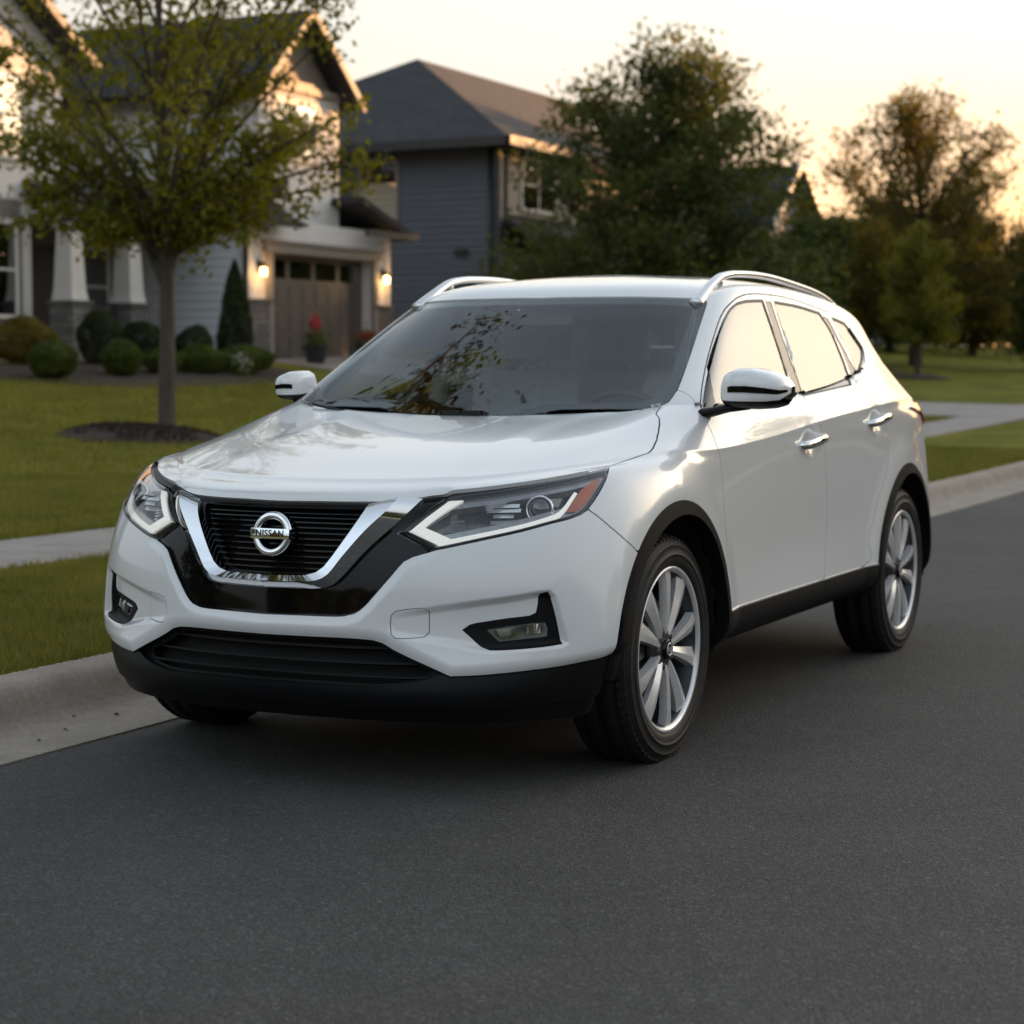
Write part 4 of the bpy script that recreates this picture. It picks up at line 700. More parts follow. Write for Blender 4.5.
 'front_door': [(6.093,11.949),(5.927,12.27),(5.862,12.411),(5.794,12.562),(5.739,12.707),(5.711,12.811),(5.691,12.915),(5.681,13.02),(5.681,13.127),(5.691,13.241),(5.711,13.365),(5.748,13.486),(5.811,13.593),(6.027,13.741),(6.301,13.846),(6.833,14.012),(7.363,14.113),(7.718,14.123),(8.084,14.115),(8.44,14.094),(8.681,14.081),(8.748,13.876),(8.813,13.719),(8.869,13.578),(8.915,13.438),(8.95,13.296),(8.974,13.15),(8.99,12.994),(8.996,12.822),(8.99,12.611),(8.971,12.344),(8.947,11.997),(8.912,9.954),(8.855,9.085),(8.871,8.708),(8.873,8.174),(8.881,6.636),(8.933,5.706),(8.969,5.2),(8.986,4.992),(9.002,4.807),(9.017,4.625),(9.031,4.43),(9.045,4.212),(9.062,3.963),(9.081,3.678),(9.096,3.366),(9.098,3.034),(9.079,2.686),(9.048,2.312),(9.017,1.87),(8.768,1.849),(8.528,1.83),(8.3,1.809),(8.086,1.786),(7.878,1.758),(7.674,1.728),(7.489,1.696),(7.334,1.664),(7.193,1.618),(7.096,1.569),(6.997,1.517),(6.986,1.766),(6.985,1.972),(6.99,2.2),(6.997,2.403),(7.005,2.621),(7.013,2.838),(7.018,3.043),(7.022,3.24),(7.025,3.437),(7.026,3.633),(7.025,3.826),(7.021,4.018),(7.015,4.214),(7.01,4.412),(7.007,4.61),(7.005,4.813),(7.003,5.032),(7.002,5.283),(7.001,5.593),(6.988,6.446),(6.98,7.892),(6.996,8.455),(6.976,8.842),(6.889,9.18),(6.741,9.484),(6.386,10.037),(6.093,11.949)],
 'rear_door': [(8.681,14.081),(8.958,14.081),(9.239,14.074),(9.417,14.053),(9.615,14.027),(9.813,14),(9.995,13.977),(10.202,13.949),(10.393,13.921),(10.601,13.892),(10.579,13.694),(10.571,13.517),(10.562,13.345),(10.545,13.169),(10.518,12.983),(10.48,12.78),(10.431,12.541),(10.374,12.245),(10.322,11.819),(10.232,9.705),(10.181,9.267),(10.226,8.956),(10.301,8.658),(10.361,8.233),(10.4,7.007),(10.466,5.983),(10.51,5.441),(10.547,5.142),(10.575,4.926),(10.592,4.748),(10.597,4.592),(10.588,4.45),(10.567,4.314),(10.535,4.185),(10.492,4.062),(10.439,3.94),(10.386,3.804),(10.345,3.688),(10.303,3.565),(10.262,3.43),(10.225,3.282),(10.189,3.115),(10.153,2.935),(10.119,2.758),(10.09,2.59),(10.093,2.425),(10.118,2.252),(10.117,2.085),(10.037,1.938),(9.846,1.839),(9.579,1.788),(9.286,1.76),(9.017,1.721),(9.044,2.234),(9.078,2.644),(9.098,3.017),(9.096,3.366),(9.08,3.684),(9.062,3.968),(9.045,4.214),(9.031,4.43),(9.017,4.625),(9.002,4.807),(8.986,4.992),(8.969,5.2),(8.933,5.706),(8.881,6.636),(8.873,8.174),(8.871,8.708),(8.855,9.085),(8.912,9.954),(8.947,11.997),(8.971,12.344),(8.99,12.611),(8.996,12.822),(8.99,12.994),(8.974,13.15),(8.95,13.296),(8.915,13.438),(8.869,13.578),(8.813,13.719),(8.748,13.876),(8.681,14.081)],
 'front_glass': [(7.071,9.737),(6.916,11.839),(6.718,12.21),(6.411,12.451),(6,12.654),(5.988,12.755),(5.976,12.854),(5.991,12.971),(6.031,13.086),(6.095,13.221),(6.173,13.355),(6.256,13.47),(6.419,13.621),(6.6,13.723),(7.016,13.848),(7.519,13.892),(7.918,13.889),(8.342,13.886),(8.465,13.699),(8.565,13.539),(8.643,13.391),(8.703,13.25),(8.746,13.112),(8.775,12.972),(8.792,12.824),(8.797,12.665),(8.792,12.486),(8.778,12.277),(8.757,11.999),(8.718,10.026),(8.53,10.011),(8.343,9.972),(8.16,9.931),(8.028,9.906),(7.901,9.886),(7.776,9.866),(7.649,9.845),(7.517,9.82),(7.378,9.794),(7.231,9.767),(7.071,9.737)],
 'rear_glass': [(8.826,13.868),(9.092,13.861),(9.33,13.86),(9.55,13.856),(9.756,13.839),(9.959,13.814),(10.179,13.79),(10.218,13.663),(10.262,13.541),(10.293,13.413),(10.302,13.273),(10.297,13.122),(10.284,12.963),(10.267,12.793),(10.243,12.602),(10.209,12.377),(10.165,12.075),(10.121,10.213),(10.053,9.487),(9.878,9.562),(9.712,9.631),(9.537,9.699),(9.393,9.749),(9.239,9.793),(9.08,9.826),(8.92,9.841),(8.98,12.077),(9.006,12.409),(9.021,12.668),(9.023,12.902),(9.004,13.128),(8.964,13.355),(8.904,13.593),(8.826,13.868)],
 'quarter_glass': [(10.502,13.725),(10.834,13.679),(11.125,13.598),(11.223,13.412),(11.32,13.216),(11.393,13.008),(11.438,12.781),(11.077,12.425),(10.677,11.977),(10.435,10.373),(10.488,12.133),(10.546,12.439),(10.591,12.681),(10.61,12.898),(10.605,13.092),(10.587,13.265),(10.56,13.422),(10.529,13.571),(10.502,13.725)],
 'mirror_patch': [(6.649,9.492),(6.54,9.832),(6.356,11.544),(6.268,11.943),(6.191,12.146),(6.131,12.296),(6.085,12.425),(6.044,12.543),(6,12.654),(6.411,12.451),(6.718,12.21),(6.916,11.839),(7.071,9.737),(6.879,9.614),(6.649,9.492)],
 'belt_line': [(7.169,9.299),(7.366,9.302),(7.553,9.296),(7.73,9.285),(7.896,9.27),(8.053,9.253),(8.206,9.234),(8.354,9.216),(8.495,9.201),(8.659,9.187),(8.803,9.179),(8.95,9.168),(9.116,9.147),(9.285,9.122),(9.443,9.108),(9.65,9.109),(9.836,9.144),(10.009,9.222),(10.174,9.351),(10.536,9.828),(10.8,11.58),(11.071,12.176),(11.402,12.682),(11.415,12.932),(11.352,13.197),(11.275,13.439)],
 'windshield': [(-1,10.9),(0,10.9),(1.22,11.894),(1.388,11.886),(1.574,11.874),(1.771,11.86),(1.968,11.845),(2.163,11.827),(2.358,11.801),(2.551,11.772),(2.74,11.742),(2.979,11.695),(3.199,11.627),(3.404,11.556),(3.867,11.563),(4.157,11.764),(4.29,12.033),(4.395,12.245),(4.391,12.388),(4.374,12.554),(4.347,12.723),(4.315,12.881),(4.275,13.036),(4.225,13.201),(4.174,13.364),(4.132,13.511),(4.085,13.744),(4.055,13.916),(3.988,13.994),(3.729,14.036),(3.384,14.06),(3.096,14.051),(2.698,14.037),(2.419,14.033),(2.101,14.03),(1.774,14.028),(1.491,14.027),(1.265,14.025),(1.075,14.022),(0.912,14.02),(0.765,14.019),(0.629,14.018),(0.5,14.018),(0.375,14.017),(0.252,14.018),(0,14.003),(-1,14.003)],
 'windshield_clear': [(-1,11.12),(0,11.12),(0.874,12.104),(1.012,12.103),(1.16,12.1),(1.32,12.097),(1.492,12.093),(1.686,12.088),(1.902,12.083),(2.126,12.076),(2.334,12.07),(2.567,12.06),(2.762,12.051),(2.937,12.047),(3.156,12.059),(3.318,12.09),(3.512,12.198),(3.699,12.361),(3.685,12.51),(3.643,12.692),(3.591,12.879),(3.544,13.051),(3.506,13.218),(3.467,13.395),(3.434,13.565),(3.41,13.7),(3.377,13.793),(3.195,13.851),(2.789,13.87),(2.52,13.87),(2.198,13.869),(1.866,13.868),(1.576,13.868),(1.344,13.868),(1.146,13.867),(0.976,13.866),(0.825,13.866),(0.686,13.867),(0.555,13.867),(0.428,13.867),(0.305,13.869),(0,13.858),(-1,13.858)],
 'tail_light': [(11.55,8.234),(12.581,8.129),(12.613,6.6),(13.565,5.636),(13.217,4.647),(12.871,4.765),(11.631,5.449),(11.485,6.352),(11.444,7.613),(11.55,8.234)],
 'tail_red': [(11.632,5.734),(11.965,6.055),(12.613,6.2),(13.565,5.636),(13.261,4.765),(12.968,4.824),(11.632,5.734)],
 'hood_dome': [(-1,10.6),(0,10.6),(0.933,11.877),(1.206,11.855),(1.544,11.82),(1.889,11.758),(2.134,11.689),(2.163,11.565),(2.004,10.392),(1.883,10.159),(1.827,10.041),(1.762,9.943),(1.703,9.847),(1.661,9.739),(1.634,9.62),(1.616,9.496),(1.604,9.369),(1.599,9.242),(1.597,9.112),(1.596,8.976),(1.595,8.834),(1.596,8.686),(1.604,8.525),(1.617,8.343),(1.63,8.134),(1.644,7.864),(1.664,7.392),(1.662,6.491),(1.665,5.882),(1.671,5.51),(0,4.9),(-1,4.9)],
 'bumper_zone': [(-1,-3),(6.3,-3),(6.3,3.2),(4.916,3.501),(4.673,3.676),(4.49,3.798),(4.306,3.922),(4.148,4.032),(4.017,4.13),(3.829,4.28),(3.675,4.404),(3.586,4.443),(3.48,4.485),(3.364,4.525),(3.245,4.552),(3.123,4.564),(2.996,4.564),(2.867,4.555),(2.736,4.54),(2.598,4.503),(2.454,4.448),(2.312,4.407),(2.178,4.414),(2.052,4.492),(1.927,4.628),(1.796,4.804),(1.653,4.997),(0,5.059),(-1,5.059)],
 'fender_zone': [(3.675,4.404),(3.829,4.28),(4.017,4.13),(4.148,4.032),(4.306,3.922),(4.49,3.798),(4.673,3.676),(4.916,3.501),(6.3,3.2),(6.3,-3),(7.9,-3),(6.997,1.517),(6.986,1.766),(6.985,1.972),(6.99,2.2),(6.997,2.403),(7.005,2.621),(7.013,2.838),(7.018,3.043),(7.022,3.24),(7.025,3.437),(7.026,3.633),(7.025,3.826),(7.021,4.018),(7.015,4.214),(7.01,4.412),(7.007,4.61),(7.005,4.813),(7.003,5.032),(7.002,5.283),(7.001,5.593),(6.988,6.446),(6.98,7.892),(6.996,8.455),(6.976,8.842),(6.889,9.18),(6.741,9.484),(6.386,10.037),(5.647,11.878),(5.267,12.043),(4.871,12.144),(4.224,12.213),(4.05,12.14),(3.897,12.011),(3.749,11.851),(3.567,11.729),(3.392,11.582),(3.462,10.018),(3.758,9.668),(4.143,9.353),(4.481,9.041),(4.607,8.737),(4.492,8.486),(4.279,8.247),(4.083,7.928),(3.966,7.034),(3.776,5.861),(3.62,5.313),(3.496,5.048),(3.383,4.866)],
 'rear_window': [(13.3,12.6),(17,12.6),(17,14.4),(14.4,14.4),(13.6,14.1),(13.3,12.6)],
 'pillar_trim': [(8.434,13.875),(8.69,13.883),(8.873,13.409),(8.968,12.99),(8.983,12.502),(8.937,10.204),(8.769,10.194),(8.82,12.491),(8.8,12.976),(8.681,13.395),(8.434,13.875)],
 'rear_pillar_trim': [(10.237,13.73),(10.412,13.688),(10.438,13.341),(10.462,12.978),(10.451,12.515),(10.409,10.326),(10.144,9.652),(10.203,11.677),(10.248,12.189),(10.29,12.469),(10.324,12.683),(10.348,12.871),(10.352,13.065),(10.335,13.223),(10.303,13.389),(10.267,13.558),(10.237,13.73)],
 'fender_pillar': [(4.224,12.213),(4.871,12.144),(5.267,12.043),(5.647,11.878),(6.386,10.037)],
}
PT = {'projector': (3.014,4.627), 'reflector': (2.571,4.730), 'reflector_low': (2.588,4.481), 'inner': (2.044,4.408), 'inner_low': (1.989,4.207), 'fog_in': (2.412,2.289), 'fog_mid': (2.676,2.345), 'fog_out': (2.877,2.354), 'handle_a': (8.465,5.192), 'handle_b': (8.936,5.322), 'handle_c': (10.105,5.312), 'handle_d': (10.599,5.462)}
# ---------------------------------------------------------------- cutting panels out of the body surface
SH = Shell()
def sstep(a, b, x):
    t = np.clip((x-a)/(b-a), 0, 1); return t*t*(3-2*t)
def dense_uv(poly, n=3):
    out = []
    for a, b in zip(poly[:-1], poly[1:]):
        for t in range(n): out.append((a[0]+(b[0]-a[0])*t/n, a[1]+(b[1]-a[1])*t/n))
    return np.array(out+[poly[-1]], float)
class Patch:
    def __init__(s, u0=0, u1=16, v0=0, v1=17, step=.0085):
        c = SH.grid(np.arange(SH.nc).astype(float), np.linspace(v0, v1, 40))[0]
        lu = np.linalg.norm(np.diff(c, axis=1), axis=-1).max(0)
        c = SH.grid(np.linspace(u0, u1, 40), np.arange(SH.nr).astype(float))[0]
        lv = np.linalg.norm(np.diff(c, axis=0), axis=-1).max(1)
        us, vs = param_steps(lu, step), param_steps(lv, step)
        s.us = us[(us >= u0-1e-9) & (us <= u1+1e-9)]; s.vs = vs[(vs >= v0-1e-9) & (vs <= v1+1e-9)]
        s.G, s.N = SH.grid(s.us, s.vs); s.shape = s.G.shape[:2]
        s.U, s.V = np.meshgrid(s.us, s.vs)
        s.cache = {}
        s.relief()
    def dist(s, poly, reach=.16):
        q = dense_uv(poly); ok = ~((q[:-1,0] <= 0) & (q[1:,0] <= 0))
        P = SH.at(np.stack([np.clip(q[:,0], 0, SH.nc-1), np.clip(q[:,1], 0, SH.nr-1)], 1))[0]
        A, B = P[:-1][ok], P[1:][ok]
        d = np.full(s.shape, reach)
        lo, hi = np.minimum(A, B).min(0)-reach, np.maximum(A, B).max(0)+reach
        m = ((s.G > lo) & (s.G < hi)).all(-1)
        X = s.G[m]; best = np.full(len(X), reach**2)
        for a, b in zip(A, B):
            ab = b-a; t = np.clip(((X-a)@ab)/(ab@ab+1e-14), 0, 1)
            best = np.minimum(best, ((X-a-t[:,None]*ab)**2).sum(1))
        d[m] = np.sqrt(best); return d
    def inside(s, poly):
        q = np.array(list(poly)+[poly[0]], float); c = np.zeros(s.shape, bool)
        for (x0, y0), (x1, y1) in zip(q[:-1], q[1:]):
            if y0 == y1: continue
            cond = (y0 > s.V) != (y1 > s.V)
            c ^= cond & (s.U < (x1-x0)*(s.V-y0)/(y1-y0)+x0)
        return c
    def f(s, name, grow=0.0):
        if name not in s.cache:
            poly = OUT[name]; poly = list(poly)
            if poly[0] != poly[-1]: poly = poly+[poly[0]]
            d = s.dist(poly); s.cache[name] = np.where(s.inside(poly[:-1]), -d, d)
        return s.cache[name]-grow
    def band(s, name, w):
        k = 'band_'+name
        if k not in s.cache: s.cache[k] = s.dist(OUT[name])
        return s.cache[k]-w
    def arch(s, yc, R, zc=.365):
        d = np.hypot(s.G[...,1]-yc, s.G[...,2]-zc)-R
        return np.where(s.G[...,0] > .70, d, .5)
    def relief(s):
        D = np.zeros(s.shape); x, y, z = s.G[...,0], s.G[...,1], s.G[...,2]
        if s.us[0] < 6.5 and s.vs[0] < 6:
            D -= .024*sstep(.0, .024, -s.f('fog_recess'))*sstep(.34, .62, x)
            front = s.U < 5.6
            D -= np.where(front, .014*(1-np.clip(np.maximum(s.f('black_panel'), 0)/.032, 0, 1))**2, 0)
            D -= np.where(front, .016*(1-np.clip(np.maximum(s.f('white_low'), 0)/.036, 0, 1))**2, 0)
        for yc in (0., 2.705):
            d = s.arch(yc, .468); D += .016*(1-sstep(.0, .15, d))*(d > -.2)*(z < 1.0)
        for hy, hz in ((1.38, .969), (2.287, 1.029)):
            r2 = ((y-hy)/.085)**2+((z-hz)/.055)**2; D -= np.where(x > .8, .020*np.exp(-r2*1.6), 0)
        if s.us[0] < 4: D += .005*sstep(-.07, .05, -s.f('hood_dome'))*sstep(4.8, 6.5, s.V)
        s.D = D
        s.base = s.G.copy()
        G = s.G+s.N*D[...,None]
        du = np.gradient(G, axis=1); dv = np.gradient(G, axis=0)
        N = np.cross(du, dv); L = np.linalg.norm(N, axis=-1, keepdims=True)
        N = np.where(L > 1e-12, N/np.maximum(L, 1e-12), s.N)
        mid = s.base[...,0] < 1e-6
        N[mid,0] = 0; N /= np.linalg.norm(N, axis=-1, keepdims=True)+1e-12
        s.P, s.PN = G, N
    def clip(s, f, off=0.0):
        nv, nu = s.shape
        V = (s.P+s.PN*off if np.isscalar(off) else s.P+s.PN*off[...,None]).reshape(-1,3); N = s.PN.reshape(-1,3); F = f.reshape(-1)
        idx = np.arange(nv*nu).reshape(nv, nu)
        Q = np.stack([idx[:-1,:-1], idx[:-1,1:], idx[1:,1:], idx[1:,:-1]], -1).reshape(-1,4)
        ins = F < 0; c = ins[Q].sum(1)
        quads = Q[c == 4]; mixed = Q[(c > 0) & (c < 4)]
        newV, newN, cut, tris = [], [], {}, []
        n0 = len(V)
        def mid(a, b):
            k = (a, b) if a < b else (b, a)
            if k not in cut:
                a_, b_ = k; t = F[a_]/(F[a_]-F[b_])
                cut[k] = n0+len(newV); newV.append(V[a_]+(V[b_]-V[a_])*t); newN.append(N[a_]+(N[b_]-N[a_])*t)
            return cut[k]
        for q in mixed:
            for t in ((q[0],q[1],q[2]), (q[0],q[2],q[3])):
                k = [ins[i] for i in t]; n = sum(k)
                if n == 0: continue
                if n == 3: tris.append(t); continue
                poly = []
                for i in range(3):
                    a, b = t[i], t[(i+1)%3]
                    if ins[a]: poly.append(a)
                    if ins[a] != ins[b]: poly.append(mid(int(a), int(b)))
                tris.append((poly[0],poly[1],poly[2]))
                if len(poly) == 4: tris.append((poly[0],poly[2],poly[3]))
        if newV: V = np.concatenate([V, newV]); N = np.concatenate([N, newN])
        N = N/(np.linalg.norm(N, axis=1, keepdims=True)+1e-12)
        T = np.array(tris, int).reshape(-1,3)
        used = np.unique(np.concatenate([quads.ravel(), T.ravel()])); rm = np.full(len(V), -1); rm[used] = np.arange(len(used))
        return V[used], N[used], rm[quads], rm[T]
def bedges(quads, T):
    E = np.concatenate([quads[:,[0,1]], quads[:,[1,2]], quads[:,[2,3]], quads[:,[3,0]], T[:,[0,1]], T[:,[1,2]], T[:,[2,0]]])
    if len(E) == 0: return E
    n = E.max()+1; k = E[:,0]*n+E[:,1]; r = E[:,1]*n+E[:,0]
    return E[~np.isin(k, r)]
def mesh_from(name, V, N, quads, T, mat, parent, flip=False):
    me = bpy.data.meshes.new(name)
    if flip: V = V*MIR; N = N*MIR; quads = quads[:,::-1]; T = T[:,::-1]
    me.from_pydata(V.tolist(), [], quads.tolist()+T.tolist())
    me.polygons.foreach_set('use_smooth', [True]*len(me.polygons))
    me.normals_split_custom_set_from_vertices(N.tolist())
    me.materials.append(mat)
    o = bpy.data.objects.new(name, me); COL.objects.link(o); o.parent = parent
    return o
def flange(V, N, quads, T, depth):
    if depth <= 0 or len(V) == 0: return V, N, quads, T
    E = bedges(quads, T)
    E = E[~((np.abs(V[E[:,0],0]) < 1e-4) & (np.abs(V[E[:,1],0]) < 1e-4))]
    if len(E) == 0: return V, N, quads, T
    n = len(V); d = V[E[:,1]]-V[E[:,0]]
    lat = np.cross(d, N[E[:,0]]); lat /= np.linalg.norm(lat, axis=1, keepdims=True)+1e-12
    acc = np.zeros((n,3)); np.add.at(acc, E[:,0], lat); np.add.at(acc, E[:,1], lat)
    ids = np.unique(E.ravel()); rm = np.full(n, -1); rm[ids] = np.arange(len(ids))
    L = acc[ids]; L /= np.linalg.norm(L, axis=1, keepdims=True)+1e-12
    k = len(ids)
    V2 = np.concatenate([V, V[ids], V[ids]-N[ids]*depth]); N2 = np.concatenate([N, L, L])
    a, b = rm[E[:,0]], rm[E[:,1]]
    q = np.stack([n+b, n+a, n+k+a, n+k+b], 1)
    return V2, N2, np.concatenate([quads, q]), T
def panel(name, patch, f, mat, parent, off=0.0, depth=.012, side='both', label=None):
    """side: 'both' -> one mirrored pair of objects, 'merge' -> one object across the centre line"""
    V, N, q, T = patch.clip(f, off)
    if len(V) == 0: print('empty panel', name); return []
    V, N, q, T = flange(V, N, q, T, depth)
    if side == 'merge':
        n = len(V)
        V = np.concatenate([V, V*MIR]); N = np.concatenate([N, N*MIR])
        q = np.concatenate([q, q[:,::-1]+n]); T = np.concatenate([T, T[:,::-1]+n])
        return [mesh_from(name, V, N, q, T, mat, parent)]
    par = parent if isinstance(parent, (list, tuple)) else (parent, parent)
    return [mesh_from(name, V, N, q, T, mat, par[0]), mesh_from(name, V, N, q, T, mat, par[1], flip=True)]
def AND(*a):
    r = a[0]
    for b in a[1:]: r = np.maximum(r, b)
    return r
def OR(*a):
    r = a[0]
    for b in a[1:]: r = np.minimum(r, b)
    return r
# ---------------------------------------------------------------- the car
paint = mat('white_pearl_paint', (.80,.80,.79), .28, coat=1.0, var=.01, vscale=40)
gloss_black = mat('gloss_black_plastic', (.004,.004,.0045), .05, var=.1, spec=.32)
black_plastic = mat('grained_black_plastic', (.006,.006,.0065), .48, var=.15, vscale=30, bump=.08, bscale=900, spec=.22)
slat_m = mat('matt_black_slats', (.006,.006,.006), .55, var=.1, spec=.2)
dark_void = mat('dark_inner_structure', (.006,.006,.006), .9, var=.2)
seat_m = mat('grey_seat_fabric', (.30,.31,.315), .9, var=.12, vscale=30)
cabin = mat('dark_grey_trim', (.12,.125,.13), .75, var=.2, bump=.1, bscale=300)
chrome = mat('bright_chrome', (.86,.87,.88), .035, metal=1., var=.01)
satin = mat('satin_silver', (.72,.72,.72), .28, metal=.9, var=.04, vscale=20)
rubber = mat('black_rubber_seal', (.012,.012,.012), .5, var=.1)
wind_glass = glass_mat('windscreen_glass', (.86,.95,.93), 1.5, boost=.025)
side_glass = glass_mat('tinted_side_glass', (.42,.44,.44), 1.7, boost=.035)
lens_glass = glass_mat('clear_lens_plastic', (.94,.95,.95), 1.45)
drl_m = mat('frosted_light_strip', (.80,.79,.73), .35, coat=.5, var=.12, vscale=220)
drl_m.node_tree.nodes['Principled BSDF'].inputs['Emission Color'].default_value = (1,.97,.88,1); drl_m.node_tree.nodes['Principled BSDF'].inputs['Emission Strength'].default_value = .10
amber_m = mat('amber_reflector', (.50,.075,.004), .2, coat=.3, var=.25, vscale=120, bump=.3, bscale=350)
red_m = mat('red_lamp_plastic', (.45,.02,.012), .15, coat=1., var=.2)
pale_lens = mat('pale_lamp_plastic', (.62,.60,.57), .2, coat=1., var=.05)
car = empty('car')
tag(car, 'white compact SUV with silver roof rails parked beside the kerb', 'car')
BODY = Patch()
FP = Patch(0, 7.0, .5, 9.3, .0036)                 # finer grid over the nose
g = .0025
def low(p):                                        # below the painted bodywork
    return np.where(p.U < 6.0, p.f('white_low'), p.G[...,2]-.432)
def wheel_holes(p): return OR(p.arch(0.,.468), p.arch(2.705,.468))
def nose(p): return AND(p.f('bumper_zone', -g), -p.f('headlight', g*1.6), -p.f('black_panel', g), -p.f('fog_bezel', .001), -low(p)+g, -wheel_holes(p), np.where(p.U < 5.25, -p.f('hood', .017), -p.f('hood', .0035)), -p.f('tow_cover', .0011))
panel('front_bumper', FP, nose(FP), paint, car, depth=.016, side='merge')
panel('tow_hook_cover', FP, FP.f('tow_cover', -.0011), paint, car, depth=.004)
panel('hood', BODY, AND(BODY.f('hood', -.0028), BODY.V-10.62), paint, car, depth=.02, side='merge')
excl = AND(-BODY.f('hood', g), -BODY.f('headlight', g), -low(BODY)+g, -wheel_holes(BODY), -BODY.f('front_door', g), -BODY.f('rear_door', g), -BODY.f('windshield', .002))
panel('fender', BODY, AND(BODY.f('fender_zone', -g), excl, -BODY.f('bumper_zone', g)), paint, car)
shell_f = AND(excl, OR(6.3-BODY.U, 9.7-BODY.V), -BODY.f('fender_zone', g*.6), -BODY.f('bumper_zone', g), -BODY.f('black_panel', .004), -BODY.f('quarter_glass', .008), -BODY.f('rear_window'), -BODY.f('rear_pillar_trim'), -AND(10.6-BODY.V, BODY.V-10.95, BODY.U-3.95))
panel('body_shell', BODY, shell_f, paint, car, side='merge')
# doors: skin, glass, seal, handle
doors = {}
for key, gl in (('front_door', 'front_glass'), ('rear_door', 'rear_glass')):
    f = AND(BODY.f(key, -g), -BODY.f(gl, .007), -low(BODY)+g, -wheel_holes(BODY))
    if key == 'front_door': f = AND(f, -BODY.f('mirror_patch'), -BODY.f('pillar_trim'))
    else: f = AND(f, -BODY.f('pillar_trim'), -BODY.f('rear_pillar_trim'))
    doors[key] = panel(key, BODY, f, paint, car)
FW = Patch(6.2, 13.4, 9.5, 15., .005)
for key, gl in (('front_door', 'front_glass'), ('rear_door', 'rear_glass')):
    panel('window_glass', FW, FW.f(gl), side_glass, doors[key], off=-.004, depth=0)
    panel('window_seal', FW, AND(FW.f(gl, .0068), -FW.f(gl, -.003)), rubber, doors[key], off=-.0015, depth=.01)
panel('pillar_trim', FW, AND(FW.f('pillar_trim'), -FW.f('front_glass', .0068), -FW.f('rear_glass', .0068)), gloss_black, doors['front_door'], off=-.002, depth=.006)
panel('pillar_trim', FW, AND(FW.f('rear_pillar_trim'), -FW.f('quarter_glass', .0068), -FW.f('rear_glass', .0068)), gloss_black, doors['rear_door'], off=-.002, depth=.006)
panel('mirror_patch', FW, FW.f('mirror_patch'), gloss_black, doors['front_door'], off=.001, depth=.01)
panel('quarter_window', FW, FW.f('quarter_glass'), side_glass, car, off=-.004, depth=0)
panel('window_seal', FW, AND(FW.f('quarter_glass', .0068), -FW.f('quarter_glass', -.003)), rubber, car, off=-.0015, depth=.01)
panel('belt_moulding', FW, FW.band('belt_line', .0065), satin, car, off=.005, depth=.012)
# windscreen
ws = panel('windshield', BODY, AND(BODY.f('windshield', -.002), BODY.V-14.9), wind_glass, car, off=-.004, depth=0, side='merge')[0]
panel('black_border', BODY, AND(BODY.f('windshield', -.002), -BODY.f('windshield_clear'), BODY.V-14.9), gloss_black, ws, off=-.007, depth=.02, side='merge')
panel('rear_window', BODY, BODY.f('rear_window'), side_glass, car, off=-.004, depth=0, side='merge')
TP = Patch(11.5, 14.5, 4., 8.5, .005)
panel('tail_light', TP, TP.f('tail_red'), red_m, car, off=.012, depth=.03)
# black cladding
panel('valance', FP, AND(low(FP)+.001, FP.U-6.0, -FP.arch(0.,.468), -FP.f('intake')), black_plastic, car, off=-.004, depth=.03, side='merge')
panel('lower_valance_lip', BODY, AND(low(BODY), BODY.V-1.0, BODY.U-6.0, -BODY.arch(0.,.468)), black_plastic, car, off=-.012, depth=.03, side='merge')
panel('sill_cladding', BODY, AND(low(BODY), 6.0-BODY.U, BODY.U-11.3, -wheel_holes(BODY), -(np.abs(BODY.G[...,1]-1.575)-.003)), black_plastic, car, off=.004, depth=.02)
panel('rear_cladding', BODY, AND(low(BODY)-.02, 11.3-BODY.U, -wheel_holes(BODY)), black_plastic, car, off=.002, depth=.02, side='merge')
SB = Patch(4.5, 13., 0., 6.3, .006)
for yc in (0., 2.705):
    dd = SB.arch(yc, .468)
    panel('arch_moulding', SB, AND(dd+.0005, -SB.arch(yc, .423), .33-SB.G[...,2]), black_plastic, car, off=.012*sstep(0,.02,-dd), depth=.045)
    MBl = MB()
    MBl.lathe([(.50,.0),(.50,.425),(.895,.425)], 0, 40, (0, yc, .365), a0=-.15, a1=PI+.15)
    MBl.build('wheel_well', dark_void, car); MBl.build('wheel_well', dark_void, car, flipx=True)
panel('sill_bright_line', SB, AND(np.abs(low(SB)-.002)-.0028, 6.4-SB.U, SB.U-11.2, -wheel_holes(SB)), satin, car, off=.0055, depth=.006)
# grille surround
panel('grille_surround', FP, AND(FP.f('black_panel', -.001), -FP.f('headlight', g), -FP.f('grille_hole'), -FP.f('hood', .004)), gloss_black, car, off=-.010, depth=.03, side='merge')
panel('hood_gap_seal', FP, AND(FP.f('hood', .019), -FP.f('hood', -.006), -FP.f('headlight', -.001), FP.U-5.6), rubber, car, off=-.012, depth=.0, side='merge')
GP = Patch(0, 2.3, 2.2, 5.6, .0026)
panel('grille_back', GP, GP.f('grille_hole', .02), dark_void, car, off=-.06, depth=0, side='merge')
zz = (GP.base[...,2]-.60)/.0172
stripe = (np.abs(zz-np.round(zz))-.13)*.0172
grille = panel('grille', GP, AND(stripe, GP.f('grille_hole', .01)), gloss_black, car, off=-.022, depth=.03, side='merge')[0]
IP = Patch(0, 3.6, .6, 3.6, .004)
panel('intake_back', IP, IP.f('intake', .02), dark_void, car, off=-.075, depth=0, side='merge')
zi = (IP.base[...,2]-.33)/.040
panel('lower_intake_grille', IP, AND((np.abs(zi-np.round(zi))-.08)*.040, IP.f('intake', .015), IP.U-1.75), slat_m, car, off=-.03, depth=.03, side='merge')
panel('intake_surround', IP, AND(IP.f('intake', .012), -(IP.U-1.72)), slat_m, car, off=-.03, depth=.03, side='both')
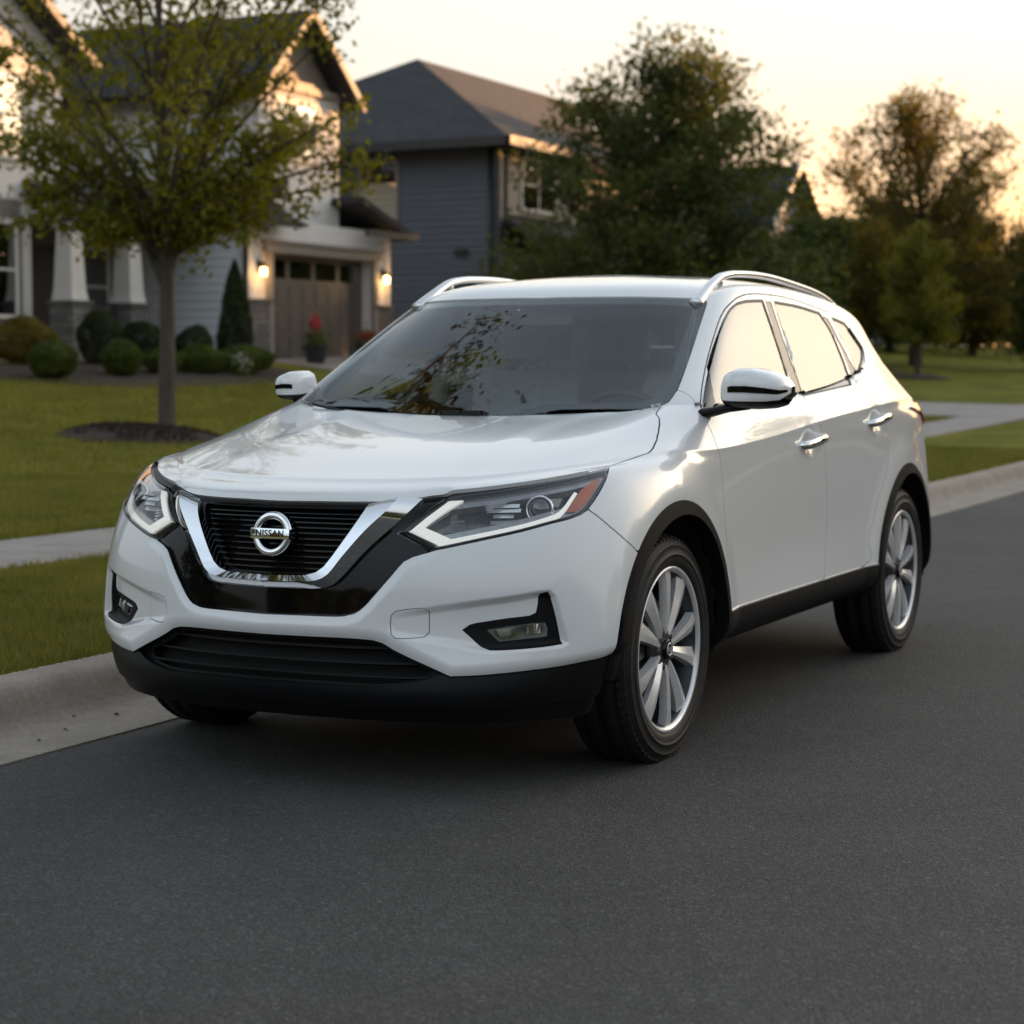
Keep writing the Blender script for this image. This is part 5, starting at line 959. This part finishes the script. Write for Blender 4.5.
# chrome V round the grille
def curve_pts(name, off, n=90):
    uv = dense_uv(OUT[name], 4); P, N = SH.at(np.clip(uv, 0, 17))
    P = P+N*off; d = np.r_[0, np.cumsum(np.linalg.norm(np.diff(P, axis=0), axis=1))]; t = np.linspace(0, d[-1], n)
    return np.stack([np.interp(t, d, P[:,k]) for k in range(3)], 1)
def strips(rows):
    mb = MB(); n = len(rows[0])
    for a, b in zip(rows[:-1], rows[1:]):
        V = np.concatenate([a, b]); mb.add(V, [(i,i+1,n+i+1,n+i) for i in range(n-1)], True)
    for a, b in zip(rows[:-1], rows[1:]):
        V = np.concatenate([a, b])*MIR; mb.add(V, [(n+i,n+i+1,i+1,i) for i in range(n-1)], True)
    mb.add([r[-1] for r in rows], [tuple(range(len(rows)))]); mb.add([r[-1]*MIR for r in rows], [tuple(range(len(rows)))])
    mb.keep = True
    return mb
strips([curve_pts('chrome_inner', -.045), curve_pts('chrome_inner', .004), curve_pts('chrome_ridge', .020), curve_pts('chrome_outer', -.004), curve_pts('chrome_outer', -.03)]).build('grille_chrome_trim', chrome, car)
# emblem
ep, en = SH.at([(0.0, OUT['grille_hole'][1][1]+.5*(OUT['grille_hole'][-2][1]-OUT['grille_hole'][1][1]))]); EC = Vector(ep[0]); EC.z = .758
em = empty('emblem', (.006, EC.y+.016, EC.z+.003)); em.parent = car; em.rotation_euler = (math.radians(-9), 0, 0)
ring = MB()
R0, r1 = .0555, .011
ring.lathe([(-.006,R0-r1),(-.010,R0-r1*.6),(-.011,R0+r1*.5),(-.004,R0+r1),(.012,R0+r1+.003),(.012,R0-r1-.002),(-.006,R0-r1)], 1, 72)
ring.build('ring', chrome, em)
bar = MB(); bar.box((-.067,-.017,-.0155),(.067,.004,.0155)); bar.build('bar', chrome, em, bevel=.002)
def text_mesh(body, size, m, parent, name, loc, rot, ext=.0008, bold=.0):
    cu = bpy.data.curves.new(name, 'FONT'); cu.body = body; cu.size = size; cu.extrude = ext; cu.offset = bold; cu.align_x = 'CENTER'; cu.align_y = 'CENTER'; cu.space_character = 1.1
    to = bpy.data.objects.new(name+'_curve', cu); COL.objects.link(to); bpy.context.view_layer.update()
    me = bpy.data.meshes.new_from_object(to.evaluated_get(bpy.context.evaluated_depsgraph_get()))
    bpy.data.objects.remove(to); me.name = name; me.materials.clear(); me.materials.append(m)
    o = bpy.data.objects.new(name, me); COL.objects.link(o); o.parent = parent; o.location = loc; o.rotation_euler = rot
    return o
text_mesh('NISSAN', .027, gloss_black, em, 'lettering', (0,-.0175,0), (PI/2,0,0), bold=.0005)
# headlights
HP = Patch(.8, 6.0, 3.2, 8., .0030)
lamp = [empty('headlight'), empty('headlight')]
for o in lamp: o.parent = car
panel('lens', HP, HP.f('headlight', -g), lens_glass, lamp, off=0, depth=0)
panel('lens_edge', HP, AND(HP.f('headlight', -g), -HP.f('headlight', -.0065)), gloss_black, lamp, off=-.0015, depth=.01)
panel('housing', HP, HP.f('headlight', .003), mat('lamp_housing', (.10,.105,.115), .25, metal=.5, coat=.4, var=.5, vscale=60), lamp, off=-.075*sstep(0,.05,-HP.f('headlight'))-.012, depth=.0)
bez = mat('lamp_bezel', (.30,.305,.315), .2, metal=.5, coat=.6, var=.2, vscale=40)
panel('bezel', HP, AND(HP.f('headlight', -.004), -HP.f('drl', .001), -HP.f('headlight', -.040)), bez, lamp, off=-.018, depth=.03)
panel('light_strip', HP, HP.f('drl'), drl_m, lamp, off=-.010, depth=.012)
panel('side_marker', HP, HP.f('amber'), amber_m, lamp, off=-.009, depth=.015)
def lamp_point(px_uv, off):
    P, N = SH.at([px_uv]); return Vector(P[0]+N[0]*off), Vector(N[0])
def both(fn, name, m, parents, **k):
    pa = parents if isinstance(parents, (list, tuple)) else (parents, parents)
    mb = MB(); fn(mb); a = mb.build(name, m, pa[0], **k)
    b = MB(); fn(b); return a, b.build(name, m, pa[1], flipx=True, **k)
def disc_lathe(mb, c, axis, prof, k=40):
    """lathe about an arbitrary axis"""
    q = Vector(axis).normalized().to_track_quat('Z', 'Y').to_matrix(); t = MB(); t.lathe(prof, 2, k)
    mb.add([Vector(c)+q@Vector((x,y,z)) for x,y,z in t.v], t.f, True)
fwd = Vector((.25,-.95,.10))
pc, _ = lamp_point(PT['projector'], -.035)
lens_ball = glass_mat('projector_lens', (.30,.33,.36), 1.6, boost=.04)
both(lambda m: disc_lathe(m, pc, fwd, [(-.01,.034),(.004,.033),(.014,.026),(.021,.014),(.0235,.0005)]), 'projector_lens', lens_ball, lamp)
both(lambda m: disc_lathe(m, pc, fwd, [(-.02,.030),(-.02,.041),(.006,.042),(.010,.038),(.004,.034),(-.01,.033)]), 'projector_ring', chrome, lamp)
def refl(m):
    c, n = lamp_point(PT['reflector'], -.050); sx = Vector((.93,.36,.03)).normalized()
    for i, (dz, w, d) in enumerate(((.018,.045,0.),(.004,.050,.006),(-.012,.030,.010),(-.030,.040,.004))):
        a = c+Vector((0,0,dz)); h = .0055
        P = []
        for k in range(9):
            t = (k/8-.5)*2*w; bow = .012*math.cos(k/8*PI)
            P.append(a+sx*t-fwd*bow*.0+fwd*(d+.01*math.sin(k/8*PI)))
        V = [p+Vector((0,0,-h))+fwd*.010 for p in P]+[p+Vector((0,0,h)) for p in P]
        m.add(V, [(k,k+1,9+k+1,9+k) for k in range(8)], True)
both(refl, 'reflector_ribs', mat('bright_reflector', (.85,.86,.88), .15, metal=.55, var=.02), lamp)
def innerbits(m):
    for key, sz in (('inner',(.020,.012)),('inner_low',(.028,.010))):
        c, n = lamp_point(PT[key], -.034); sx = Vector((.93,.36,.03)).normalized(); up_ = Vector((-.1,.25,.96))
        for s in range(3):
            o = c+up_*(s-1)*sz[1]*.8
            V = [o-sx*sz[0]-up_*.003, o+sx*sz[0]-up_*.003, o+sx*sz[0]*.9+up_*.004-fwd*.012, o-sx*sz[0]*.9+up_*.004-fwd*.012]
            m.add(V, [(0,1,2,3)])
both(innerbits, 'reflector_cups', satin, lamp)
def wedge(m):
    c = pc+Vector((.93,.36,.03))*.048-Vector(fwd)*.016+Vector((0,0,.020))+fwd*.008
    sx = Vector((.93,.36,.03)).normalized()
    V = [c-sx*.020+Vector((0,0,.010)), c+sx*.016+Vector((0,0,.011)), c+sx*.003-Vector((0,0,.016)), c-sx*.012-Vector((0,0,.010))]
    m.add(V+[v-fwd*.02 for v in V], [(0,1,2,3),(7,6,5,4),(0,4,5,1),(1,5,6,2),(2,6,7,3),(3,7,4,0)])
both(wedge, 'bright_wedge', satin, lamp)
# fog lamps
FG = Patch(1.2, 5.6, .8, 3.8, .0032)
fog = [empty('fog_lamp'), empty('fog_lamp')]
for o in fog: o.parent = car
panel('bezel', FG, AND(FG.f('fog_bezel', -.001), -FG.f('fog_lamp', .002)), black_plastic, fog, off=-.014*sstep(0,.016,-FG.f('fog_bezel')), depth=.02)
panel('lens', FG, FG.f('fog_lamp', .001), lens_glass, fog, off=-.020, depth=0)
panel('housing', FG, FG.f('fog_lamp', .003), bez, fog, off=-.05*sstep(0,.02,-FG.f('fog_lamp'))-.02, depth=0)
def fogbits(m):
    a, n = lamp_point(PT['fog_in'], -.034); b, _ = lamp_point(PT['fog_mid'], -.036); d, _ = lamp_point(PT['fog_out'], -.036)
    sx = (b-a).normalized(); up_ = Vector((0,.15,1)).normalized()
    V = [a-sx*.022+up_*.012, a+sx*.036+up_*.010, a+sx*.036-up_*.012, a-sx*.006-up_*.014]
    m.add(V+[v+n*-.015 for v in V], [(0,1,2,3),(0,4,5,1),(1,5,6,2),(2,6,7,3),(3,7,4,0)])
    for i in range(5):
        t = (i+.6)/5.2; uv = (PT['fog_mid'][0]*(1-t)+PT['fog_out'][0]*t, PT['fog_mid'][1]*(1-t)+PT['fog_out'][1]*t)
        o, n = lamp_point(uv, -.036); sx2 = Vector((-n.y, n.x, 0)).normalized()
        V = [o+up_*.015, o+sx2*.006+up_*.015, o+sx2*.004-up_*.012, o-sx2*.002-up_*.012]
        m.add(V+[v+n*-.012 for v in V], [(0,1,2,3),(0,4,5,1),(1,5,6,2),(2,6,7,3),(3,7,4,0)])
both(fogbits, 'reflector', chrome, fog)
# door handles
for dk, (ka, kb) in (('front_door', ('handle_a','handle_b')), ('rear_door', ('handle_c','handle_d'))):
    a, na = lamp_point(PT[ka], .0); b, nb = lamp_point(PT[kb], .0)
    def hnd(m):
        d = (b-a)
        pts = [a-na*.02, a+na*.012+d*.03, a+na*.026+d*.12, a+na*.030+d*.35, a+nb*.031+d*.6, a+nb*.029+d*.85, a+nb*.018+d*.98, b-nb*.02]
        m.tube(pts, [.013,.015,.0165,.0165,.0165,.0165,.015,.013], 12, flat=(1.0,.62))
    both(hnd, 'door_handle', chrome, doors[dk])
# mirrors
mir = [empty('side_mirror'), empty('side_mirror')]
for o in mir: o.parent = car
MSPAN = [.885,.245,1.,.58]
def mir_section(t):
    # t 0 (inner) .. 1 (outer): x, front y, rear y, z bottom, z top
    x = MSPAN[0]+t*MSPAN[1]
    top = np.interp(t, [0,.12,.3,.5,.75,.92,1.], [1.195,1.232,1.247,1.2475,1.234,1.214,1.195])
    bot = np.interp(t, [0,.12,.3,.5,.75,.92,1.], [1.128,1.114,1.109,1.108,1.112,1.122,1.150])
    yf = np.interp(t, [0,.12,.3,.5,.75,.92,1.], [.475,.430,.405,.398,.405,.432,.470])
    k_ = MSPAN[2]; return x, yf, .545, 1.185+(bot-1.185)*k_, 1.185+(top-1.185)*k_
def mir_loft(m, grow=0., t0=0., t1=1., zlo=0., zhi=1., n=26, k=28):
    V = []
    for i in range(n):
        t = t0+(t1-t0)*i/(n-1); x, yf, yb, b, tp = mir_section(t)
        sh = min(1, math.sqrt(max(0, 1-(2*t-1)**10)))
        cz, hz = (b+tp)/2, (tp-b)/2*(MSPAN[3]+(1-MSPAN[3])*sh)+grow; hy = (yb-yf)*(MSPAN[3]+(1-MSPAN[3])*sh)+grow
        for j in range(k):
            a = PI*(zlo+(zhi-zlo)*j/(k-1))-PI/2       # bottom -> front -> top
            ca, sa = math.cos(a), math.sin(a)
            V.append((x, yb-hy*abs(ca)**.55, cz+hz*math.copysign(abs(sa)**.62, sa)))
    m.add(V, [(i*k+j, (i+1)*k+j, (i+1)*k+j+1, i*k+j+1) for i in range(n-1) for j in range(k-1)], True)
    return k, n
def both_m(fn, name, m, **k):
    MSPAN[:] = [.885,.245,1.,.58]; mb = MB(); fn(mb); mb.build(name, m, mir[0], **k)
    MSPAN[:] = [.725,.128,.80,.05]; mb = MB(); fn(mb); mb.build(name, m, mir[1], flipx=True, **k); MSPAN[:] = [.885,.245,1.,.58]
both_m(lambda m: mir_loft(m, 0, 0, 1, .36, 1.), 'mirror_cap', paint)
both_m(lambda m: mir_loft(m, .0035, .22, .985, .484, .512), 'turn_signal_strip', gloss_black)
both_m(lambda m: mir_loft(m, -.001, 0, .93, .0, .38), 'lower_housing', black_plastic)
def mir_back(m):
    V = []
    for i in range(20):
        t = i/19; x, yf, yb, b, tp = mir_section(t); sh = min(1, math.sqrt(max(0, 1-(2*t-1)**6))); cz, hz = (b+tp)/2, (tp-b)/2*(MSPAN[3]+(1-MSPAN[3])*sh)
        V += [(x, yb-.002, cz-hz), (x, yb-.002, cz+hz)]
    m.add(V, [(2*i,2*i+2,2*i+3,2*i+1) for i in range(19)])
both_m(mir_back, 'mirror_face', chrome)
both_m(lambda m: m.tube([(MSPAN[0]-.06,.49,1.092),(MSPAN[0]-.02,.485,1.100),(MSPAN[0]+.035,.48,1.112),(MSPAN[0]+.45*MSPAN[1],.475,1.118)], [.030,.026,.022,.016], 12, flat=(.62,1.3)), 'mirror_arm', black_plastic)
# roof rails
RAIL = [(.580,1.05,1.478),(.578,1.09,1.497),(.576,1.15,1.524),(.575,1.21,1.551),(.575,1.31,1.588),(.575,1.46,1.605),(.575,1.70,1.611),(.575,1.9,1.607),(.575,2.14,1.592),(.575,2.4,1.573),(.575,2.55,1.556),(.577,2.64,1.537),(.580,2.70,1.512)]
def rail(m):
    P = np.array(RAIL); t = np.linspace(0, len(P)-1, 60); Q = np.stack([np.interp(t, np.arange(len(P)), P[:,k]) for k in range(3)], 1)
    for _ in range(3): Q[1:-1] = (Q[:-2]+2*Q[1:-1]+Q[2:])/4
    w = np.interp(t, [0,1.2,3,5,10,11.5,12], [.024,.022,.017,.0145,.0145,.017,.02])
    m.tube([tuple(q) for q in Q], list(w), 14, flat=(.92,1.15))
both(rail, 'roof_rail', satin, car)
both(lambda m: m.tube([(.575,1.32,1.545),(.575,1.32,1.59)], .010, 8), 'rail_foot', satin, car)
# cowl, wipers
cw = MB(); P, N = SH.at([(u, 10.75) for u in np.linspace(0, 3.7, 24)]); P2, _ = SH.at([(u, 11.25) for u in np.linspace(0, 3.7, 24)])
A = [p+n*-.012 for p, n in zip(P, N)]; B = [p+n*-.014 for p, n in zip(P2, N)]
for sg in (1, -1):
    V = [(sg*a[0],a[1],a[2]) for a in A]+[(sg*b[0],b[1],b[2]) for b in B]; cw.add(V, [(i,i+1,24+i+1,24+i) for i in range(23)], True)
cw.build('cowl_panel', black_plastic, car)
def wiper(pts, name='wiper'):
    w = MB(); w.tube(pts, [.009]+[.0065]*(len(pts)-2)+[.004], 8); return w.build(name, black_plastic, car)
def on_glass(x, v, off=.012):
    u = np.interp(abs(x), [abs(q[0]) for q in SH.T[11,:6]], range(6)); P, N = SH.at([(u, v)]); q = P[0]+N[0]*off; return (math.copysign(q[0], x) if x else 0., q[1], q[2])
wiper([on_glass(.60,10.95), on_glass(.40,11.25), on_glass(.15,11.3), on_glass(-.05,11.25), on_glass(-.12,11.2)])
wiper([on_glass(-.10,10.95), on_glass(-.28,11.2), on_glass(-.48,11.3), on_glass(-.64,11.35)])
# wheels
tyre_m = mat('tyre_rubber', (.011,.011,.0115), .58, var=.35, vscale=9, bump=.10, bscale=240, spec=.35)
rim_m = mat('machined_alloy', (.74,.74,.75), .26, metal=.4, coat=.5, var=.05, vscale=30)
rim_dark = mat('painted_alloy_grey', (.055,.057,.06), .4, metal=.6, var=.1)
brake_m = mat('brushed_brake_disc', (.35,.34,.33), .4, metal=1., var=.15, vscale=14, stretch=(1,40,40))
def wheel(loc, flip):
    w = empty('wheel', loc); w.parent = car
    if flip: w.rotation_euler = (0,0,PI)
    R = .3625
    t = MB(); t.keep = False
    prof = [(-.20,.250),(-.205,.262),(-.212,.30),(-.208,.335),(-.190,.354),(-.172,R-.001),(-.166,R-.009),(-.158,R-.009),(-.152,R),(-.115,R+.001),(-.109,R-.009),(-.098,R-.009),(-.092,R+.001),(-.052,R),(-.046,R-.009),(-.036,R-.009),(-.030,R-.002),(-.014,.352),(.001,.338),(.004,.333),(.0075,.331),(.0075,.328),(.0055,.325),(.009,.312),(.0105,.303),(.0125,.3015),(.0125,.2985),(.0105,.297),(.0105,.288),(.008,.276),(.004,.268),(-.002,.262),(-.006,.254)]
    t.lathe(prof, 0, 120); t.build('tyre', tyre_m, w)
    for (x0, x1, r0, r1) in ((-.029,-.006,.3615,.3505),(-.196,-.172,.3505,.3615)):
        tr = MB()                                   # shoulder tread blocks
        for i in range(72):
            a = 2*PI*i/72; da = 2*PI/72*.34; V = []
            for aa in (a-da, a+da):
                for (x, r) in ((x0,r0-.01),(x1,r1-.01),(x1,r1+.0028),(x0,r0+.0028)):
                    V.append((x, r*math.cos(aa), r*math.sin(aa)))
            tr.add(V, [(0,1,2,3),(7,6,5,4),(0,4,5,1),(1,5,6,2),(2,6,7,3),(3,7,4,0)])
        tr.build('tread', tyre_m, w)
    rb = MB(); rb.lathe([(-.19,.245),(-.12,.222),(-.06,.226),(-.025,.238),(-.008,.2455)], 0, 96); rb.build('barrel', rim_dark, w)
    rim = MB(); rim.lathe([(-.008,.2455),(-.004,.247),(.002,.2545),(.0035,.2605),(-.002,.2635),(-.010,.262)], 0, 96)
    rim.build('rim', rim_m, w)
    sp = MB()
    def pol(r, a): return np.array([r*math.cos(a), r*math.sin(a)])
    for k in range(5):
        ac = PI/2-math.radians(17+72*k)
        for sgn in (1, -1):
            a0, a1 = ac+sgn*.20, ac+sgn*.238
            p0, p1 = pol(.050, a0), pol(.2475, a1); ax_ = (p1-p0)/np.linalg.norm(p1-p0); nx = np.array([-ax_[1], ax_[0]])*sgn   # nx points away from the pair's centre line
            V = []
            prof = [(0.,.013,-.014),(.15,.0145,-.008),(.45,.020,-.004),(.75,.0265,-.004),(.92,.031,-.007),(1.,.033,-.010)]
            for (t, hw, x) in prof:
                c = p0+(p1-p0)*t
                L, R_, M = c-nx*hw, c+nx*hw, c+nx*hw*.15
                L2, R2 = c-nx*hw*.9, c+nx*hw*1.12
                V += [(x-.008, *L), (x+.003, *M), (x, *R_), (x-.026, *L2), (x-.026, *R2)]
            F = []
            for i in range(len(prof)-1):
                o, q = 5*i, 5*(i+1); F += [(o,o+1,q+1,q),(o+1,o+2,q+2,q+1),(o+2,o+4,q+4,q+2),(o+3,o,q,q+3)]
            sp.add(V, F)
    sp.build('spokes', rim_m, w, autosmooth=25)
    hub = MB(); hub.lathe([(-.05,.075),(-.022,.072),(-.014,.058),(-.012,.040),(-.012,.032)], 0, 48); hub.build('hub', rim_dark, w)
    nt_ = MB()
    for k in range(5):
        a = PI/2-math.radians(52+72*k); disc_lathe(nt_, (-.017,.055*math.cos(a),.055*math.sin(a)), (1,0,0), [(-.02,.0115),(.004,.0115),(.006,.008),(.006,.0005)], 14)
    nt_.build('wheel_nuts', rim_dark, w)
    cap = MB(); cap.lathe([(-.016,.034),(-.004,.033),(-.001,.029),(0,.001)], 0, 40); c = cap.build('centre_cap', gloss_black, w)
    lg = MB(); lg.lathe([(0,.0165),(.0015,.0165),(.0015,.0215),(0,.0215)], 0, 36); lg.box((0,-.026,-.006),(.002,.026,.006)); lg.build('emblem', satin, c)
    dk = MB(); dk.lathe([(-.075,.05),(-.075,.165),(-.095,.165),(-.095,.05)], 0, 64); dk.build('brake_disc', brake_m, w)
    cal = MB(); cal.lathe([(-.045,.10),(-.045,.178),(-.11,.178),(-.11,.10)], 0, 12, a0=2.2, a1=3.3); cal.build('brake_caliper', rim_dark, w, autosmooth=30)
    bk = MB(); bk.lathe([(-.13,.02),(-.13,.235)], 0, 48); bk.build('backing_plate', dark_void, w)
    return w
for (x, y, fl) in ((.905,0,False),(.905,2.705,False),(-.905,0,True),(-.905,2.705,True)): wheel((x,y,.3625), fl)
# inner structure, underbody and cabin
CP = Patch(0, 16, .2, 17, .022)
inner = AND(CP.V-9.3, -CP.f('front_glass', .012), -CP.f('rear_glass', .012), -CP.f('quarter_glass', .01), -CP.f('windshield', .01), -CP.f('rear_window', .01), -CP.arch(0.,.43), -CP.arch(2.705,.43), -CP.f('headlight', -.005), -CP.f('grille_hole', -.01), -CP.f('intake', -.01), -CP.f('fog_bezel', -.004))
panel('inner_shell', CP, inner, dark_void, car, off=-.034, depth=0, side='merge')
ub = MB(); ub.box((-.60,-.74,.27),(.60,3.5,.34)); ub.box((-.66,.5,.26),(.66,2.2,.33)); ub.box((-.5,-.6,.34),(.5,.25,.80)); ub.build('underbody', dark_void, car)
ax = MB(); ax.tube([(-.8,0,.34),(.8,0,.34)], .05, 10); ax.tube([(-.8,2.705,.34),(.8,2.705,.34)], .06, 10); ax.build('axles', dark_void, car)
fl = MB(); fl.box((-.80,.30,.40),(.80,3.3,.44)); fl.prism([(.34,.6),(.34,1.02),(.50,1.055),(.66,1.05),(.82,1.02),(.90,.95),(.92,.80),(.84,.6)], 0, -.74, .74); fl.build('dashboard', cabin, car)
def seat(x, y, w, bench=False):
    s = empty('seat', (x,y,.44)); s.parent = car
    b = MB(); b.prism([(-.28,.10),(-.28,.20),(-.22,.25),(.20,.19),(.24,.10)], 0, -w, w); b.build('seat_cushion', seat_m, s, bevel=.03)
    k = MB(); k.prism([(.16,.16),(.28,.16),(.44,.78),(.36,.80),(.30,.74)], 0, -w*.95, w*.95); k.build('backrest', seat_m, s, bevel=.03)
    for hx in ((0,) if not bench else (-w*.6, w*.6)):
        h = MB(); h.prism([(.36,.84),(.47,.84),(.48,1.0),(.42,1.02),(.37,.97)], 0, hx-.13, hx+.13); h.tube([(hx-.05,.41,.76),(hx-.05,.42,.86)], .008, 6); h.tube([(hx+.05,.41,.76),(hx+.05,.42,.86)], .008, 6); h.build('headrest', seat_m, s, bevel=.018)
hl = panel('headliner', CP, AND(14.3-CP.V, -CP.f('rear_window')), mat('pale_headliner', (.62,.62,.60), .9, var=.05), car, off=-.035, depth=0, side='merge')
both(lambda m: m.tube([(.775,1.56,1.10),(.735,1.62,1.30),(.63,1.72,1.50)], [.06,.05,.045], 10, flat=(.5,1)), 'inner_pillar', mat('pale_pillar_trim', (.80,.80,.78), .8, var=.05), car)
both(lambda m: m.tube([(.72,.52,1.12),(.665,.80,1.30),(.585,1.10,1.47)], [.03,.028,.03], 8), 'inner_pillar', cabin, car)
seat(.38,1.30,.26); seat(-.38,1.30,.26); seat(0,2.15,.62,True)
sw = MB(); t_ = MB(); t_.lathe([(0,.178),(.014,.184),(.02,.195),(.014,.204),(0,.208),(-.012,.202),(-.014,.190),(0,.178)], 2, 40)
q_ = Vector((0,.80,.60)).normalized().to_track_quat('Z','Y').to_matrix(); sc_ = Vector((.38,.93,1.0))
sw.add([sc_+q_@Vector(v) for v in t_.v], t_.f, True)
for a in (0, PI, -PI/2): sw.tube([sc_+q_@Vector((math.cos(a)*.03,math.sin(a)*.03,0)), sc_+q_@Vector((math.cos(a)*.19,math.sin(a)*.19,0))], .018, 8)
disc_lathe(sw, sc_, (0,.8,.6), [(-.02,.06),(.015,.055),(.02,.001)], 20); sw.tube([sc_, sc_-Vector((0,.2,.15))], .03, 8)
sw.build('steering_wheel', rubber, car)
rv = MB(); rv.box((-.11,.985,1.405),(.11,1.02,1.465)); rv.build('rear_view_mirror', cabin, car, bevel=.008)
sn = MB(); sn.prism([(.93,1.475),(1.03,1.505),(1.03,1.47),(.97,1.45)], 0, -.045, .045); sn.build('sensor_housing', cabin, car, bevel=.006)
